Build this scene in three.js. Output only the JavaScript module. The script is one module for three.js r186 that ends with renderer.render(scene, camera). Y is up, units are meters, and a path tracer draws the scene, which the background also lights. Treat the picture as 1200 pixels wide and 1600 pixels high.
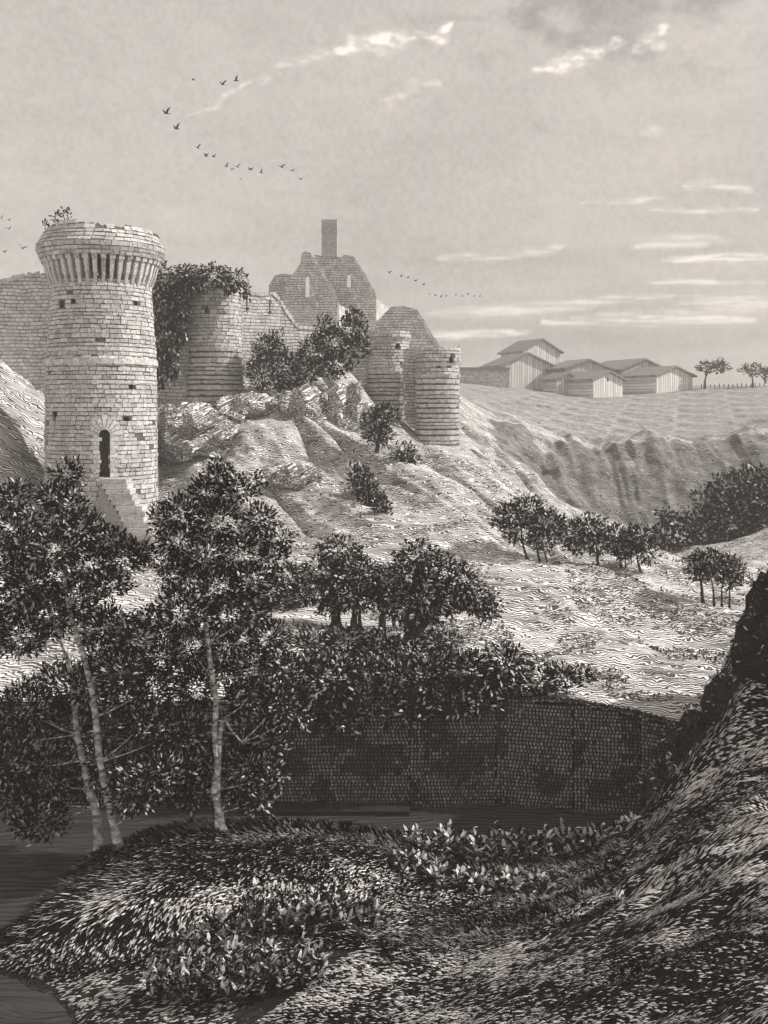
import * as THREE from 'three';
import { mergeGeometries } from 'three/addons/utils/BufferGeometryUtils.js';

// ---------------------------------------------------------------- camera, sky, sun, exposure
const F = 1600, EYE = 20;                        // focal length in pixels of the 1200 x 1600 picture; eye height above the water
const scene = new THREE.Scene();
const camera = new THREE.PerspectiveCamera(2 * Math.atan(960 / F) * 180 / Math.PI, 1200 / 1920, 0.5, 6000);
camera.position.set(0, EYE, 0);
camera.lookAt(0, EYE, -100);
camera.setViewOffset(1200, 1920, 0, 320, 1200, 1600);   // shifted lens: verticals stay upright, horizon at 0.4 of the height
camera.updateProjectionMatrix();
scene.add(camera);

const renderer = new THREE.WebGLRenderer();
renderer.toneMapping = THREE.LinearToneMapping;
renderer.toneMappingExposure = 1.0;
renderer.shadowMap.enabled = true;

const SUN = new THREE.Vector3(0.79, 0.60, -0.02).normalize();
const sun = new THREE.DirectionalLight(new THREE.Color(1, 0.965, 0.91), 4.9);
sun.position.copy(SUN).multiplyScalar(300).add(new THREE.Vector3(0, 10, -100));
sun.target.position.set(0, 10, -100);
sun.castShadow = true;
sun.shadow.radius = 2;
Object.assign(sun.shadow.camera, { left: -200, right: 200, top: 200, bottom: -200, near: 1, far: 900 });
sun.shadow.mapSize.set(4096, 4096);
scene.add(sun, sun.target);
scene.fog = new THREE.FogExp2(new THREE.Color(0.95, 0.92, 0.88), 0.0007);

// ---------------------------------------------------------------- helpers
function rng(seed) { let a = seed >>> 0; return () => { a = (a + 0x6D2B79F5) | 0; let t = Math.imul(a ^ (a >>> 15), 1 | a); t = (t + Math.imul(t ^ (t >>> 7), 61 | t)) ^ t; return ((t ^ (t >>> 14)) >>> 0) / 4294967296; }; }
const V = (x, y, z) => new THREE.Vector3(x, y, z);
const lerp = (a, b, t) => a + (b - a) * t, clamp = (x, a, b) => Math.min(b, Math.max(a, x));
const sstep = (a, b, x) => { const t = clamp((x - a) / (b - a), 0, 1); return t * t * (3 - 2 * t); };
const hash = (i, j, s = 0) => { let h = Math.imul(i, 374761393) ^ Math.imul(j, 668265263) ^ Math.imul(s + 11, 1274126177); h = Math.imul(h ^ (h >>> 13), 1274126177); return ((h ^ (h >>> 16)) >>> 0) / 4294967296; };
function vnoise(x, y, s = 0, per = 0, pery = per) {            // value noise, tiling when per is given
  const i = Math.floor(x), j = Math.floor(y); let u = x - i, v = y - j; u = u * u * (3 - 2 * u); v = v * v * (3 - 2 * v);
  const m = (a, p) => p ? ((a % p) + p) % p : a;
  const a = hash(m(i, per), m(j, pery), s), b = hash(m(i + 1, per), m(j, pery), s), c = hash(m(i, per), m(j + 1, pery), s), d = hash(m(i + 1, per), m(j + 1, pery), s);
  return lerp(lerp(a, b, u), lerp(c, d, u), v);
}
const fbm = (x, y, s = 0, o = 4) => { let r = 0, a = 0.5; for (let k = 0; k < o; k++) { r += a * vnoise(x, y, s + k * 7); x *= 2.03; y *= 2.03; a *= 0.5; } return r; };
const ridge = (x, y, s = 0, o = 3) => { let r = 0, a = 0.55; for (let k = 0; k < o; k++) { r += a * (1 - Math.abs(2 * vnoise(x, y, s + k * 5) - 1)); x *= 2.1; y *= 2.1; a *= 0.5; } return r; };
// where a point of the picture stands in the place, at a distance d along the view
const at = (px, py, d) => V((px - 600) * d / F, EYE + (640 - py) * d / F, -d);
const XP = (px, d) => (px - 600) * d / F, YP = (py, d) => EYE + (640 - py) * d / F;

const taken = {};
function numbered(n) { const k = taken[n] = (taken[n] ?? -1) + 1; return k ? `${n}_${String(k).padStart(3, '0')}` : n; }
function mesh(name, geo, mat, parent) { const m = new THREE.Mesh(geo, mat); m.name = parent ? name : numbered(name); m.castShadow = m.receiveShadow = true; (parent ?? scene).add(m); return m; }
function tag(o, label, category, group, kind) { o.userData.label = label; o.userData.category = category; if (group) o.userData.group = group; if (kind) o.userData.kind = kind; return o; }
function thing(name, label, category, pos, group) { const o = new THREE.Group(); o.name = numbered(name); o.position.copy(pos); tag(o, label, category, group); scene.add(o); return o; }
function part(name, geo, mat, root, origin) { geo.translate(-origin.x, -origin.y, -origin.z); return mesh(name, geo, mat, root); }
const structure = (o) => { o.userData.kind = 'structure'; return o; };
const stuff = (o) => { o.userData.kind = 'stuff'; return o; };

// raw triangle collector with vertex colours (linear grey tones) and uv in metres
class Tris {
  constructor() { this.p = []; this.c = []; this.u = []; }
  tri(a, b, c, tone = 1, ua = [0, 0], ub = [0, 0], uc = [0, 0]) { this.p.push(a.x, a.y, a.z, b.x, b.y, b.z, c.x, c.y, c.z); for (let k = 0; k < 3; k++) this.c.push(tone, tone, tone); this.u.push(...ua, ...ub, ...uc); }
  quad(a, b, c, d, tone = 1, us = [[0, 0], [1, 0], [1, 1], [0, 1]]) { this.tri(a, b, c, tone, us[0], us[1], us[2]); this.tri(a, c, d, tone, us[0], us[2], us[3]); }
  // eight corners: bottom ring 0-3, top ring 4-7 (counter-clockwise seen from above)
  hexa(v, tone = 1, uo = 0, vo = 0) {
    const f = (a, b, c, d) => { const w = v[a].distanceTo(v[b]), h = v[a].distanceTo(v[d]); this.quad(v[a], v[b], v[c], v[d], tone, [[uo, vo], [uo + w, vo], [uo + w, vo + h], [uo, vo + h]]); };
    f(0, 1, 5, 4); f(1, 2, 6, 5); f(2, 3, 7, 6); f(3, 0, 4, 7); f(4, 5, 6, 7); f(3, 2, 1, 0);
  }
  box(x0, x1, y0, y1, z0, z1, tone = 1, uo = x0, vo = y0) { this.hexa([V(x0, y0, z1), V(x1, y0, z1), V(x1, y0, z0), V(x0, y0, z0), V(x0, y1, z1), V(x1, y1, z1), V(x1, y1, z0), V(x0, y1, z0)], tone, uo, vo); }
  // a leaf: six-point blade from p along dir, width w, folded a little
  leaf(p, dir, side, nrm, L, w, tone, fold = 0.25) {
    const q = (t, s, h) => V(p.x + dir.x * L * t + side.x * w * s + nrm.x * w * h, p.y + dir.y * L * t + side.y * w * s + nrm.y * w * h, p.z + dir.z * L * t + side.z * w * s + nrm.z * w * h);
    const b = q(0, 0, 0), l1 = q(0.38, 0.5, fold), r1 = q(0.38, -0.5, fold), l2 = q(0.75, 0.36, fold * 0.6), r2 = q(0.75, -0.36, fold * 0.6), t = q(1, 0, -fold * 0.5);
    this.tri(b, r1, l1, tone); this.tri(l1, r1, r2, tone); this.tri(l1, r2, l2, tone); this.tri(l2, r2, t, tone);
  }
  build() {
    const g = new THREE.BufferGeometry();
    g.setAttribute('position', new THREE.Float32BufferAttribute(this.p, 3)); g.setAttribute('color', new THREE.Float32BufferAttribute(this.c, 3)); g.setAttribute('uv', new THREE.Float32BufferAttribute(this.u, 2));
    g.computeVertexNormals(); return g;
  }
}
function tube(pts, radii, seg = 8, rings = 0) {                // tapered, slightly bumpy tube along points
  const curve = new THREE.CatmullRomCurve3(pts), n = rings || Math.max(4, pts.length * 4), fr = curve.computeFrenetFrames(n, false);
  const pos = [], uv = [], idx = []; let len = 0, last = null;
  for (let i = 0; i <= n; i++) {
    const t = i / n, c = curve.getPoint(t), k = t * (radii.length - 1), a = Math.floor(Math.min(k, radii.length - 1.001)), r = lerp(radii[a], radii[Math.min(a + 1, radii.length - 1)], k - a);
    if (last) len += c.distanceTo(last); last = c;
    for (let j = 0; j <= seg; j++) {
      const th = j / seg * Math.PI * 2, jj = j % seg, rr = r * (0.86 + 0.28 * hash(i, jj, Math.round(r * 900)));
      const d = fr.normals[i].clone().multiplyScalar(Math.cos(th)).addScaledVector(fr.binormals[i], Math.sin(th));
      pos.push(c.x + d.x * rr, c.y + d.y * rr, c.z + d.z * rr); uv.push(j / seg * 6.28 * Math.max(r, 0.05), len);
      if (i < n && j < seg) { const q = i * (seg + 1) + j; idx.push(q, q + seg + 1, q + 1, q + 1, q + seg + 1, q + seg + 2); }
    }
  }
  const g = new THREE.BufferGeometry(); g.setAttribute('position', new THREE.Float32BufferAttribute(pos, 3)); g.setAttribute('uv', new THREE.Float32BufferAttribute(uv, 2)); g.setIndex(idx); g.computeVertexNormals(); return g;
}

// ---------------------------------------------------------------- textures: grain and strokes of the surfaces (no light in them)
function texture(n, fn, metres, m = n) {
  const d = new Uint8Array(n * m * 4);
  for (let j = 0; j < m; j++) for (let i = 0; i < n; i++) { const v = clamp(fn(i / n, j / m), 0, 1) * 255, k = (j * n + i) * 4; d[k] = d[k + 1] = d[k + 2] = v; d[k + 3] = 255; }
  const t = new THREE.DataTexture(d, n, m); t.wrapS = t.wrapT = THREE.RepeatWrapping; t.magFilter = THREE.LinearFilter; t.minFilter = THREE.LinearMipmapLinearFilter; t.generateMipmaps = true; t.colorSpace = THREE.NoColorSpace;
  t.repeat.set(1 / metres, 1 / metres); t.needsUpdate = true; return t;
}
// wavy broken turf strokes, lying along u: N rows in the tile
function strokes(N, wob, dark, light, width, seed, brk = 10) {
  return (u, v) => {
    const w = wob * (vnoise(u * 14, v * 14, seed, 14) - 0.5) + 0.45 * wob * (vnoise(u * 60, v * 30, seed + 3, 60, 30) - 0.5);
    const row = v * N + w, k = Math.floor(row), s = row - k;
    const wd = width * (0.35 + 1.3 * vnoise(u * brk * 2, (((k % N) + N) % N) * 3.7, seed + 9, brk * 2, 9999)) * (0.5 + vnoise(u * 6, v * 6, seed + 5, 6));
    const line = 1 - sstep(wd * 0.5, wd * 0.5 + 0.16, Math.abs(s - 0.5));
    const g = 0.94 + 0.36 * (vnoise(u * 128, v * 128, seed + 4, 128) - 0.5) + 0.3 * (vnoise(u * 7, v * 7, seed + 8, 7) - 0.5);
    return lerp(light * g, dark, line);
  };
}
const T = {
  turf: texture(1024, strokes(40, 2.4, 0.10, 1.0, 0.34, 1), 13),
  rock: texture(1024, strokes(26, 2.6, 0.14, 1.0, 0.42, 21, 16), 7),
  soil: texture(512, strokes(30, 3.2, 0.25, 1.0, 0.7, 41), 6),
  stone: texture(512, (u, v) => 0.80 + 0.42 * (vnoise(u * 96, v * 60, 3, 96, 60) - 0.5) + 0.34 * (vnoise(u * 20, v * 40, 5, 20, 40) - 0.5) - 0.5 * sstep(0.72, 0.86, vnoise(u * 48, v * 90, 8, 48, 90)), 4),
  ashlar: texture(1024, (u, v) => {                                     // far masonry: courses too small to tell apart
    const N = 40, row = v * N + 0.5 * (vnoise(u * 12, v * 12, 3, 12) - 0.5), k = Math.floor(row), s = row - k;
    const x = u * 24 + hash(k % N, 1) * 1, kx = Math.floor(x), sx = x - kx;
    const j = Math.max(1 - sstep(0.06, 0.22, Math.min(s, 1 - s)), (1 - sstep(0.03, 0.1, Math.min(sx, 1 - sx))) * 0.8) * (0.45 + 0.8 * vnoise(u * 30, v * 30, 5, 30));
    return (0.74 + 0.34 * (hash(kx % 24, k % N, 7) - 0.3) + 0.24 * (vnoise(u * 160, v * 160, 9, 160) - 0.5)) * (1 - 0.72 * clamp(j, 0, 1));
  }, 16),
  bark: texture(256, (u, v) => 0.55 + 0.9 * (vnoise(u * 6, v * 16, 2, 6, 16) - 0.45) + 0.5 * (vnoise(u * 18, v * 40, 4, 18, 40) - 0.5), 1.6),
  boards: texture(512, (u, v) => { const k = Math.floor(u * 16), s = u * 16 - k; return (0.8 + 0.3 * (hash(k, 3) - 0.5) + 0.25 * (vnoise(u * 120, v * 10, 6, 120, 10) - 0.5)) * (1 - 0.4 * (1 - sstep(0.06, 0.2, Math.min(s, 1 - s)))); }, 14),
  shingle: texture(512, (u, v) => { const k = Math.floor(v * 20), s = v * 20 - k; return (0.75 + 0.4 * (vnoise(u * 60, k * 3.3, 4, 60, 999) - 0.5)) * (1 - 0.5 * (1 - sstep(0.05, 0.3, s))); }, 9),
  ripple: texture(1024, (u, v) => { const w = 1.3 * (vnoise(u * 5, v * 9, 3, 5, 9) - 0.5) + 0.5 * (vnoise(u * 16, v * 30, 6, 16, 30) - 0.5); return 0.5 + 0.36 * Math.sin((v * 34 + w * 1.6) * Math.PI * 2) + 0.2 * (vnoise(u * 30, v * 90, 8, 30, 90) - 0.5); }, 14),
};
const grey = (v) => new THREE.Color().setRGB(v * 1.02, v * 0.985, v * 0.975);
const mat = (v, map, o = {}) => new THREE.MeshPhysicalMaterial({ color: grey(v), ...(map ? { map } : {}), roughness: 0.95, metalness: 0, specularIntensity: 0.15, ...o });
const vmat = (v, map, o = {}) => mat(v, map, { vertexColors: true, side: THREE.DoubleSide, ...o });
const M = {
  hill: mat(0.98, T.turf, { vertexColors: true, bumpMap: T.turf, bumpScale: 0.14 }),
  ground: mat(0.055, T.soil, { bumpMap: T.soil, bumpScale: 0.06 }),
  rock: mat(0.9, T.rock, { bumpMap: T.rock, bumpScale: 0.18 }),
  stone: vmat(1, T.stone), mortar: mat(0.16, T.stone), ashlar: mat(0.8, T.ashlar, { bumpMap: T.ashlar, bumpScale: 0.06 }),
  wallStone: vmat(1, T.stone), wallJoint: mat(0.02, T.stone),
  leaf: vmat(1), bark: mat(0.85, T.bark, { bumpMap: T.bark, bumpScale: 0.03 }), barkDark: mat(0.09, T.bark),
  boards: mat(0.85, T.boards), boardsPale: mat(0.9, T.boards), boardsDark: mat(0.6, T.boards), roof: mat(0.36, T.shingle), hole: mat(0.03), bird: mat(0.035),
  water: new THREE.MeshPhysicalMaterial({ color: grey(0.055), roughness: 0.14, ior: 1.34, specularIntensity: 0.5, bumpMap: T.ripple, bumpScale: 0.16 }),
};

// ---------------------------------------------------------------- sky: warm grey air with pale streaks of cloud
{
  const W = 4096, H = 2048, data = new Float32Array(W * H * 4), y0 = H / 2 - 40;
  const dot = (x, y, s) => hash(x, y, s) - 0.5;
  // wisps that the picture shows: [px, py] paths with half widths in pixels
  const wisps = [
    [[290, 188], [335, 166], [365, 142], [420, 122], 3.0, 0.5], [[425, 105], [480, 95], [530, 78], 5, 0.35], [[525, 78], [575, 66], [625, 62], [660, 58], 8, 0.85], [[655, 64], [685, 58], [704, 36], 5, 1.0],
    [[845, 108], [880, 100], [915, 88], [972, 66], 8, 0.9], [[990, 76], [1015, 66], [1040, 46], 8, 0.7], [[600, 170], [625, 150], [650, 135], [690, 130], 6, 0.35], [[1060, 70], [1080, 74], 4, 0.3],
    [[900, 318], [1000, 314], [1045, 310], 2, 0.5], [[1010, 330], [1110, 330], [1190, 328], 2.4, 0.6], [[1050, 292], [1120, 288], [1200, 304], 4, 0.5], [[680, 404], [800, 398], [895, 386], 4, 0.5],
    [[985, 386], [1060, 378], [1140, 376], 6, 0.5], [[1045, 406], [1130, 404], [1240, 402], 4, 0.9], [[1010, 440], [1110, 442], [1240, 440], 2.5, 0.7], [[670, 492], [760, 486], [880, 480], [960, 466], [1050, 460], 6, 0.6],
    [[850, 505], [950, 498], [1080, 496], [1170, 500], 6, 0.8], [[650, 524], [740, 522], [820, 518], 4, 1.0], [[1050, 470], [1150, 474], [1240, 470], 10, 0.5], [[395, 150], [300, 240], 1, 0.05], [[1000, 215], [1040, 205], 6, 0.35],
  ].map((w) => ({ pts: w.slice(0, -2), r: w.at(-2), a: w.at(-1) }));
  const segd = (px, py, a, b) => { const dx = b[0] - a[0], dy = b[1] - a[1], t = clamp(((px - a[0]) * dx + (py - a[1]) * dy) / (dx * dx + dy * dy), 0, 1); return [Math.hypot(px - a[0] - t * dx, py - a[1] - t * dy), t]; };
  for (let j = 0; j < H; j++) {
    const el = ((j + 0.5) / H - 0.5) * Math.PI;
    for (let i = 0; i < W; i++) {
      const th = ((i + 0.5) / W - 0.5) * 2 * Math.PI, k = (j * W + i) * 4;
      const X = Math.cos(th) * Math.cos(el), Y = Math.sin(el), Z = Math.sin(th) * Math.cos(el);
      let v = 0.575;
      if (Y > 0.0) {
        const q = 1 / (Y + 0.18), cx = X * q, cz = Z * q;                       // a flat layer of cloud overhead
        const broad = fbm(cx * 1.6 + 9, cz * 1.6, 31, 4), fine = fbm(cx * 9, cz * 9 + 4, 51, 3);
        v += 0.16 * (broad - 0.47) + 0.05 * (fine - 0.45);
        const az = Math.atan2(X, -Z), bands = fbm(az * 5, el * 75, 71, 4) - 0.46;
        v += (0.26 * bands + 0.3 * (fbm(az * 2.2 + 5, el * 26, 75, 3) - 0.44)) * Math.exp(-el / 0.13);
        v += 0.13 * (fbm(az * 260, el * 260, 91, 2) - 0.38) + 0.05 * (fbm(az * 40, el * 60, 95, 3) - 0.44) + 0.05 * dot(i, j, 5);   // paper-like tooth of the air
        if (Z < -0.2 && Math.abs(X / Z) < 0.45) {
          const px = 600 + F * X / -Z, py = 640 - F * Y / -Z;
          if (py > -40) {
            let wh = 0;
            for (const w of wisps) {
              if (py < Math.min(...w.pts.map((p) => p[1])) - 30 || py > Math.max(...w.pts.map((p) => p[1])) + 30) continue;
              for (let s = 0; s + 1 < w.pts.length; s++) {
                const lo = w.pts[0][1] > 280 ? 0.3 : 1, [dd, t] = segd(px + (lo < 1 ? 70 : 34) * (fbm(px / 26, py / 12, 7, 3) - 0.44), py + 26 * lo * (fbm(px / 30, py / 14, 17, 4) - 0.44), w.pts[s], w.pts[s + 1]);
                const along = (s + t) / (w.pts.length - 1), rr = w.r * (0.35 + 1.2 * Math.sin(Math.PI * clamp(along * 0.9 + 0.05, 0, 1)));
                wh = Math.max(wh, w.a * (1 - sstep(rr * 0.1, rr * 1.9, dd)) * (0.35 + 1.3 * sstep(0.3, 0.62, fbm(px / (lo < 1 ? 60 : 14), py / (lo < 1 ? 3 : 6), 27, 3))));
              }
            }
            v += wh * 0.34;
            // ragged grey cloud along the top right
            v -= 0.17 * sstep(0.46, 0.66, fbm(px / 120 + 3, py / 60, 61, 4)) * sstep(150, 20, py + 0.12 * Math.abs(px - 1000) - 30) * sstep(560, 760, px);
          }
        }
      }
      data[k] = v * 1.075; data[k + 1] = v * 0.985; data[k + 2] = v * 0.915; data[k + 3] = 1;
    }
  }
  const sky = new THREE.DataTexture(data, W, H, THREE.RGBAFormat, THREE.FloatType);
  sky.mapping = THREE.EquirectangularReflectionMapping; sky.magFilter = THREE.LinearFilter; sky.minFilter = THREE.LinearFilter; sky.needsUpdate = true;
  scene.background = sky; scene.environment = sky;
}

// ---------------------------------------------------------------- terrain: smooth surfaces through surveyed points [px, d, py]
function survey(points) {
  const n = points.length, N = n + 3, key = (px, d) => [px / 240, Math.log(d) * 6.5];
  const K = points.map((p) => key(p[0], p[1])), phi = (r2) => (r2 < 1e-9 ? 0 : 0.5 * r2 * Math.log(r2));
  const A = Array.from({ length: N }, () => new Float64Array(N + 1));
  for (let i = 0; i < n; i++) {
    for (let j = 0; j < n; j++) A[i][j] = phi((K[i][0] - K[j][0]) ** 2 + (K[i][1] - K[j][1]) ** 2) + (i === j ? 0.02 : 0);
    A[i][n] = A[n][i] = 1; A[i][n + 1] = A[n + 1][i] = K[i][0]; A[i][n + 2] = A[n + 2][i] = K[i][1]; A[i][N] = points[i][2];
  }
  for (let c = 0; c < N; c++) {
    let p = c; for (let r = c + 1; r < N; r++) if (Math.abs(A[r][c]) > Math.abs(A[p][c])) p = r;
    [A[c], A[p]] = [A[p], A[c]];
    for (let r = 0; r < N; r++) if (r !== c) { const f = A[r][c] / A[c][c]; if (f) for (let k = c; k <= N; k++) A[r][k] -= f * A[c][k]; }
  }
  const w = A.map((r, i) => r[N] / r[i]);
  return (x, z) => {
    const d = -z, [a, b] = key(600 + x * F / d, d); let s = w[n] + w[n + 1] * a + w[n + 2] * b;
    for (let i = 0; i < n; i++) s += w[i] * phi((a - K[i][0]) ** 2 + (b - K[i][1]) ** 2);
    return EYE + (640 - s) * d / F;
  };
}
const rows = (d, ...pp) => { const r = []; for (let i = 0; i < pp.length; i += 2) r.push([pp[i], d, pp[i + 1]]); return r; };
const hillBase = survey([
  ...rows(51, -400, 1095, -100, 1100, 150, 1105, 300, 1105, 440, 1100, 600, 1095, 775, 1098, 895, 1100, 1050, 1120, 1300, 1130),
  ...rows(58, -400, 1010, 0, 1040, 200, 1030, 440, 1000, 600, 1006, 700, 1008, 800, 1040, 900, 1048, 1050, 1058, 1300, 1060),
  ...rows(64, -300, 960, 0, 985, 440, 972, 560, 985, 650, 980, 750, 972, 850, 1000, 1000, 1015, 1150, 1022, 1300, 1025),
  ...rows(70, 0, 925, 300, 935, 440, 945, 560, 948, 700, 948, 800, 945, 900, 965, 1000, 982, 1150, 985),
  ...rows(75, -300, 860, 0, 880, 440, 905, 600, 905, 700, 905, 800, 900, 870, 905, 1000, 928, 1100, 948, 1250, 960),
  ...rows(82, 440, 870, 600, 855, 700, 852, 800, 862, 850, 880, 950, 885, 1010, 892, 1100, 928, 1250, 940),
  ...rows(90, -200, 780, 0, 830, 250, 845, 440, 832, 550, 800, 650, 792, 740, 795, 800, 818, 860, 850, 950, 862, 1100, 892, 1250, 905),
  ...rows(97, 780, 778, 860, 815, 950, 838, 1020, 856, 1100, 882, 1250, 890),
  ...rows(112, 860, 832, 950, 860, 1050, 880, 1150, 862, 1250, 825),
  ...rows(125, 900, 822, 1000, 850, 1100, 842, 1150, 826, 1250, 785),
  ...rows(100, -300, 640, -60, 712, 60, 795, 160, 832, 250, 805, 300, 775, 400, 762, 500, 765, 600, 748, 700, 728, 750, 748),
  ...rows(104, -200, 540, -40, 600, 0, 640, 40, 700, 78, 760), ...rows(109, -200, 470, -40, 545, 0, 572, 60, 640), ...rows(118, -200, 500, 0, 585, 100, 600),
  ...rows(108, 250, 735, 330, 705, 420, 702, 500, 695, 600, 692, 690, 715, 750, 738, 800, 772),
  ...rows(116, 280, 662, 350, 672, 420, 650, 500, 655, 560, 680, 620, 690, 700, 712, 760, 728, 850, 790),
  ...rows(124, 260, 620, 330, 622, 380, 602, 450, 622, 520, 610, 570, 640, 640, 690, 700, 712, 760, 716, 860, 790),
  ...rows(132, 260, 600, 330, 595, 420, 575, 480, 562, 540, 572, 600, 625, 680, 700, 740, 700, 800, 748, 900, 815),
  ...rows(150, -200, 570, 200, 570, 420, 556, 520, 552, 600, 565, 680, 640, 740, 680, 820, 735, 900, 790, 1000, 832, 1100, 830, 1250, 790),
  ...rows(170, -200, 560, 200, 560, 420, 548, 600, 558, 680, 600, 740, 655, 800, 700, 880, 745, 950, 800, 1000, 808, 1100, 805, 1250, 790),
  ...rows(184, 600, 565, 740, 640, 800, 672, 880, 700, 940, 705, 1000, 693, 1100, 692, 1250, 682),
  ...rows(200, 0, 565, 600, 570, 740, 625, 850, 668, 950, 684, 1100, 682, 1250, 670),
  ...rows(230, 600, 600, 720, 614, 850, 640, 1000, 655, 1250, 645), ...rows(260, 720, 604, 900, 630, 1100, 632, 1250, 622),
  ...rows(300, 0, 600, 720, 597, 850, 611, 950, 616, 1100, 607, 1250, 604), ...rows(345, 600, 600, 1000, 603, 1300, 603, 0, 605),
  ...rows(450, 0, 612, 600, 610, 1300, 609), ...rows(900, 0, 624, 600, 624, 1300, 624), ...rows(2200, 0, 634, 600, 634, 1300, 634),
]);
const bankBase = survey([
  ...rows(53, -300, 1330, 200, 1330, 600, 1330, 900, 1320, 1020, 1290, 1060, 1230, 1130, 1110, 1160, 1000, 1200, 920, 1300, 900, 1500, 920, 1800, 950),
  ...rows(49.5, -300, 1350, 0, 1350, 300, 1330, 600, 1330, 800, 1325, 950, 1315, 1010, 1270, 1050, 1170, 1110, 1100, 1150, 1010, 1170, 920, 1205, 900, 1300, 890, 1500, 910, 1800, 950),
  ...rows(46.5, -200, 1365, 0, 1365, 130, 1360, 210, 1318, 300, 1286, 450, 1287, 560, 1300, 650, 1315, 760, 1335, 900, 1325, 980, 1305, 1040, 1220, 1100, 1140, 1160, 1060, 1200, 1000, 1300, 950, 1500, 950, 1800, 980),
  ...rows(44, -200, 1385, 0, 1395, 80, 1385, 150, 1335, 250, 1305, 350, 1305, 500, 1300, 650, 1325, 800, 1350, 950, 1330, 1040, 1285, 1110, 1220, 1200, 1120, 1300, 1070, 1500, 1050),
  ...rows(41, 20, 1435, 100, 1395, 200, 1362, 350, 1352, 500, 1352, 700, 1382, 850, 1385, 1000, 1335, 1100, 1275, 1200, 1205, 1350, 1160, 1600, 1120),
  ...rows(38.6, -100, 1480, 0, 1464, 100, 1430, 200, 1405, 300, 1402, 450, 1412, 600, 1432, 750, 1440, 900, 1400, 1050, 1340, 1200, 1265),
  ...rows(37, -100, 1510, 0, 1500, 100, 1492, 200, 1484, 300, 1470, 450, 1455, 600, 1465),
  ...rows(35, -100, 1580, 0, 1564, 80, 1552, 150, 1536, 250, 1528, 450, 1505, 600, 1500, 750, 1490, 900, 1452, 1050, 1400, 1200, 1345, 1400, 1300),
  ...rows(33, -100, 1650, 0, 1640, 80, 1626, 130, 1600, 200, 1582, 300, 1575, 500, 1560, 700, 1540, 900, 1490, 1050, 1440, 1200, 1390),
  ...rows(30, -100, 1730, 0, 1720, 150, 1690, 300, 1665, 500, 1630, 700, 1600, 900, 1550, 1050, 1495, 1200, 1460, 1400, 1410),
  ...rows(25, 0, 1935, 500, 1810, 800, 1720, 1000, 1650, 1200, 1570, 1400, 1480), ...rows(19, 0, 2350, 600, 2100, 1000, 1900, 1200, 1800, 1500, 1640),
]);
const wallLine = [[-420, 52], [150, 51.6], [640, 51.6], [775, 51.9], [895, 51.2], [1000, 50.6], [1130, 48.5]];     // the retaining wall in plan [px, d]
const wallD = (px) => { for (let i = 0; i + 1 < wallLine.length; i++) if (px <= wallLine[i + 1][0]) { const t = clamp((px - wallLine[i][0]) / (wallLine[i + 1][0] - wallLine[i][0]), 0, 1); return lerp(wallLine[i][1], wallLine[i + 1][1], t); } return 48.5; };
function hillY(x, z) {
  const d = -z, px = 600 + x * F / d;
  let y = hillBase(x, z);
  const near = sstep(52, 62, d), far = 1 - 0.6 * sstep(180, 320, d), crag = sstep(78, 98, d) * (1 - sstep(150, 175, d)) * sstep(180, 300, px) * (1 - sstep(840, 940, px));
  const cliff = sstep(140, 160, d) * (1 - sstep(190, 205, d)) * sstep(720, 800, px);
  y += near * far * (0.9 * (fbm(x / 9, z / 9, 3) - 0.47) + 0.28 * (fbm(x / 1.6, z / 1.6, 13, 3) - 0.45));
  const sl = x - 0.45 * z + 3 * (fbm(x / 14, z / 14, 67, 2) - 0.4);
  y += crag * (3.4 * (ridge(sl / 8.5, z / 46, 23, 2) - 0.6) + 1.0 * (ridge(sl / 2.6, z / 9, 33, 2) - 0.5) - 1.1 * Math.pow(1 - Math.abs(2 * vnoise(sl / 3.6, z / 24, 37) - 1), 9));
  y += cliff * (3.8 * (ridge(x / 6.5, z / 24, 43) - 0.62) + 0.8 * (fbm(x / 2, z / 3, 47, 3) - 0.45));
  y += sstep(100, 112, d) * (1 - sstep(176, 190, d)) * sstep(710, 780, px) * (2.4 * (ridge((x - 0.5 * z) / 11, z / 20, 73) - 0.6) + 0.8 * (ridge(x / 4, z / 5, 79, 2) - 0.5));
  y += sstep(192, 205, d) * (1 - sstep(270, 290, d)) * sstep(700, 760, px) * 1.3 * (ridge(z / 11 + 3 * fbm(x / 60, z / 60, 87, 2), x / 90, 89, 2) - 0.5);
  y += sstep(98, 104, d) * (1 - sstep(112, 118, d)) * (1 - sstep(60, 130, px)) * (1.8 * (ridge((x + 0.4 * z) / 5, z / 7, 53) - 0.6) + 0.8 * (fbm(x / 1.4, z / 1.4, 57, 3) - 0.45));
  y += sstep(58, 70, d) * (1 - sstep(86, 94, d)) * sstep(760, 860, px) * 1.6 * (ridge((x - 0.5 * z) / 6, (z + x) / 14, 63) - 0.6);
  return y;
}
function bankY(x, z) {
  const d = -z, px = 600 + x * F / d, right = sstep(700, 1050, px);
  let y = bankBase(x, z);
  y += lerp(0.35, 0.9, right) * (fbm(x / 3.4, z / 3.4, 5) - 0.47) + lerp(0.12, 0.3, right) * (fbm(x / 0.8, z / 0.8, 15, 3) - 0.45);
  y += right * 1.25 * (ridge((x - z * 0.6) / 9, (z + x * 0.35) / 4.2, 25, 3) - 0.6);
  return y;
}
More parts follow.
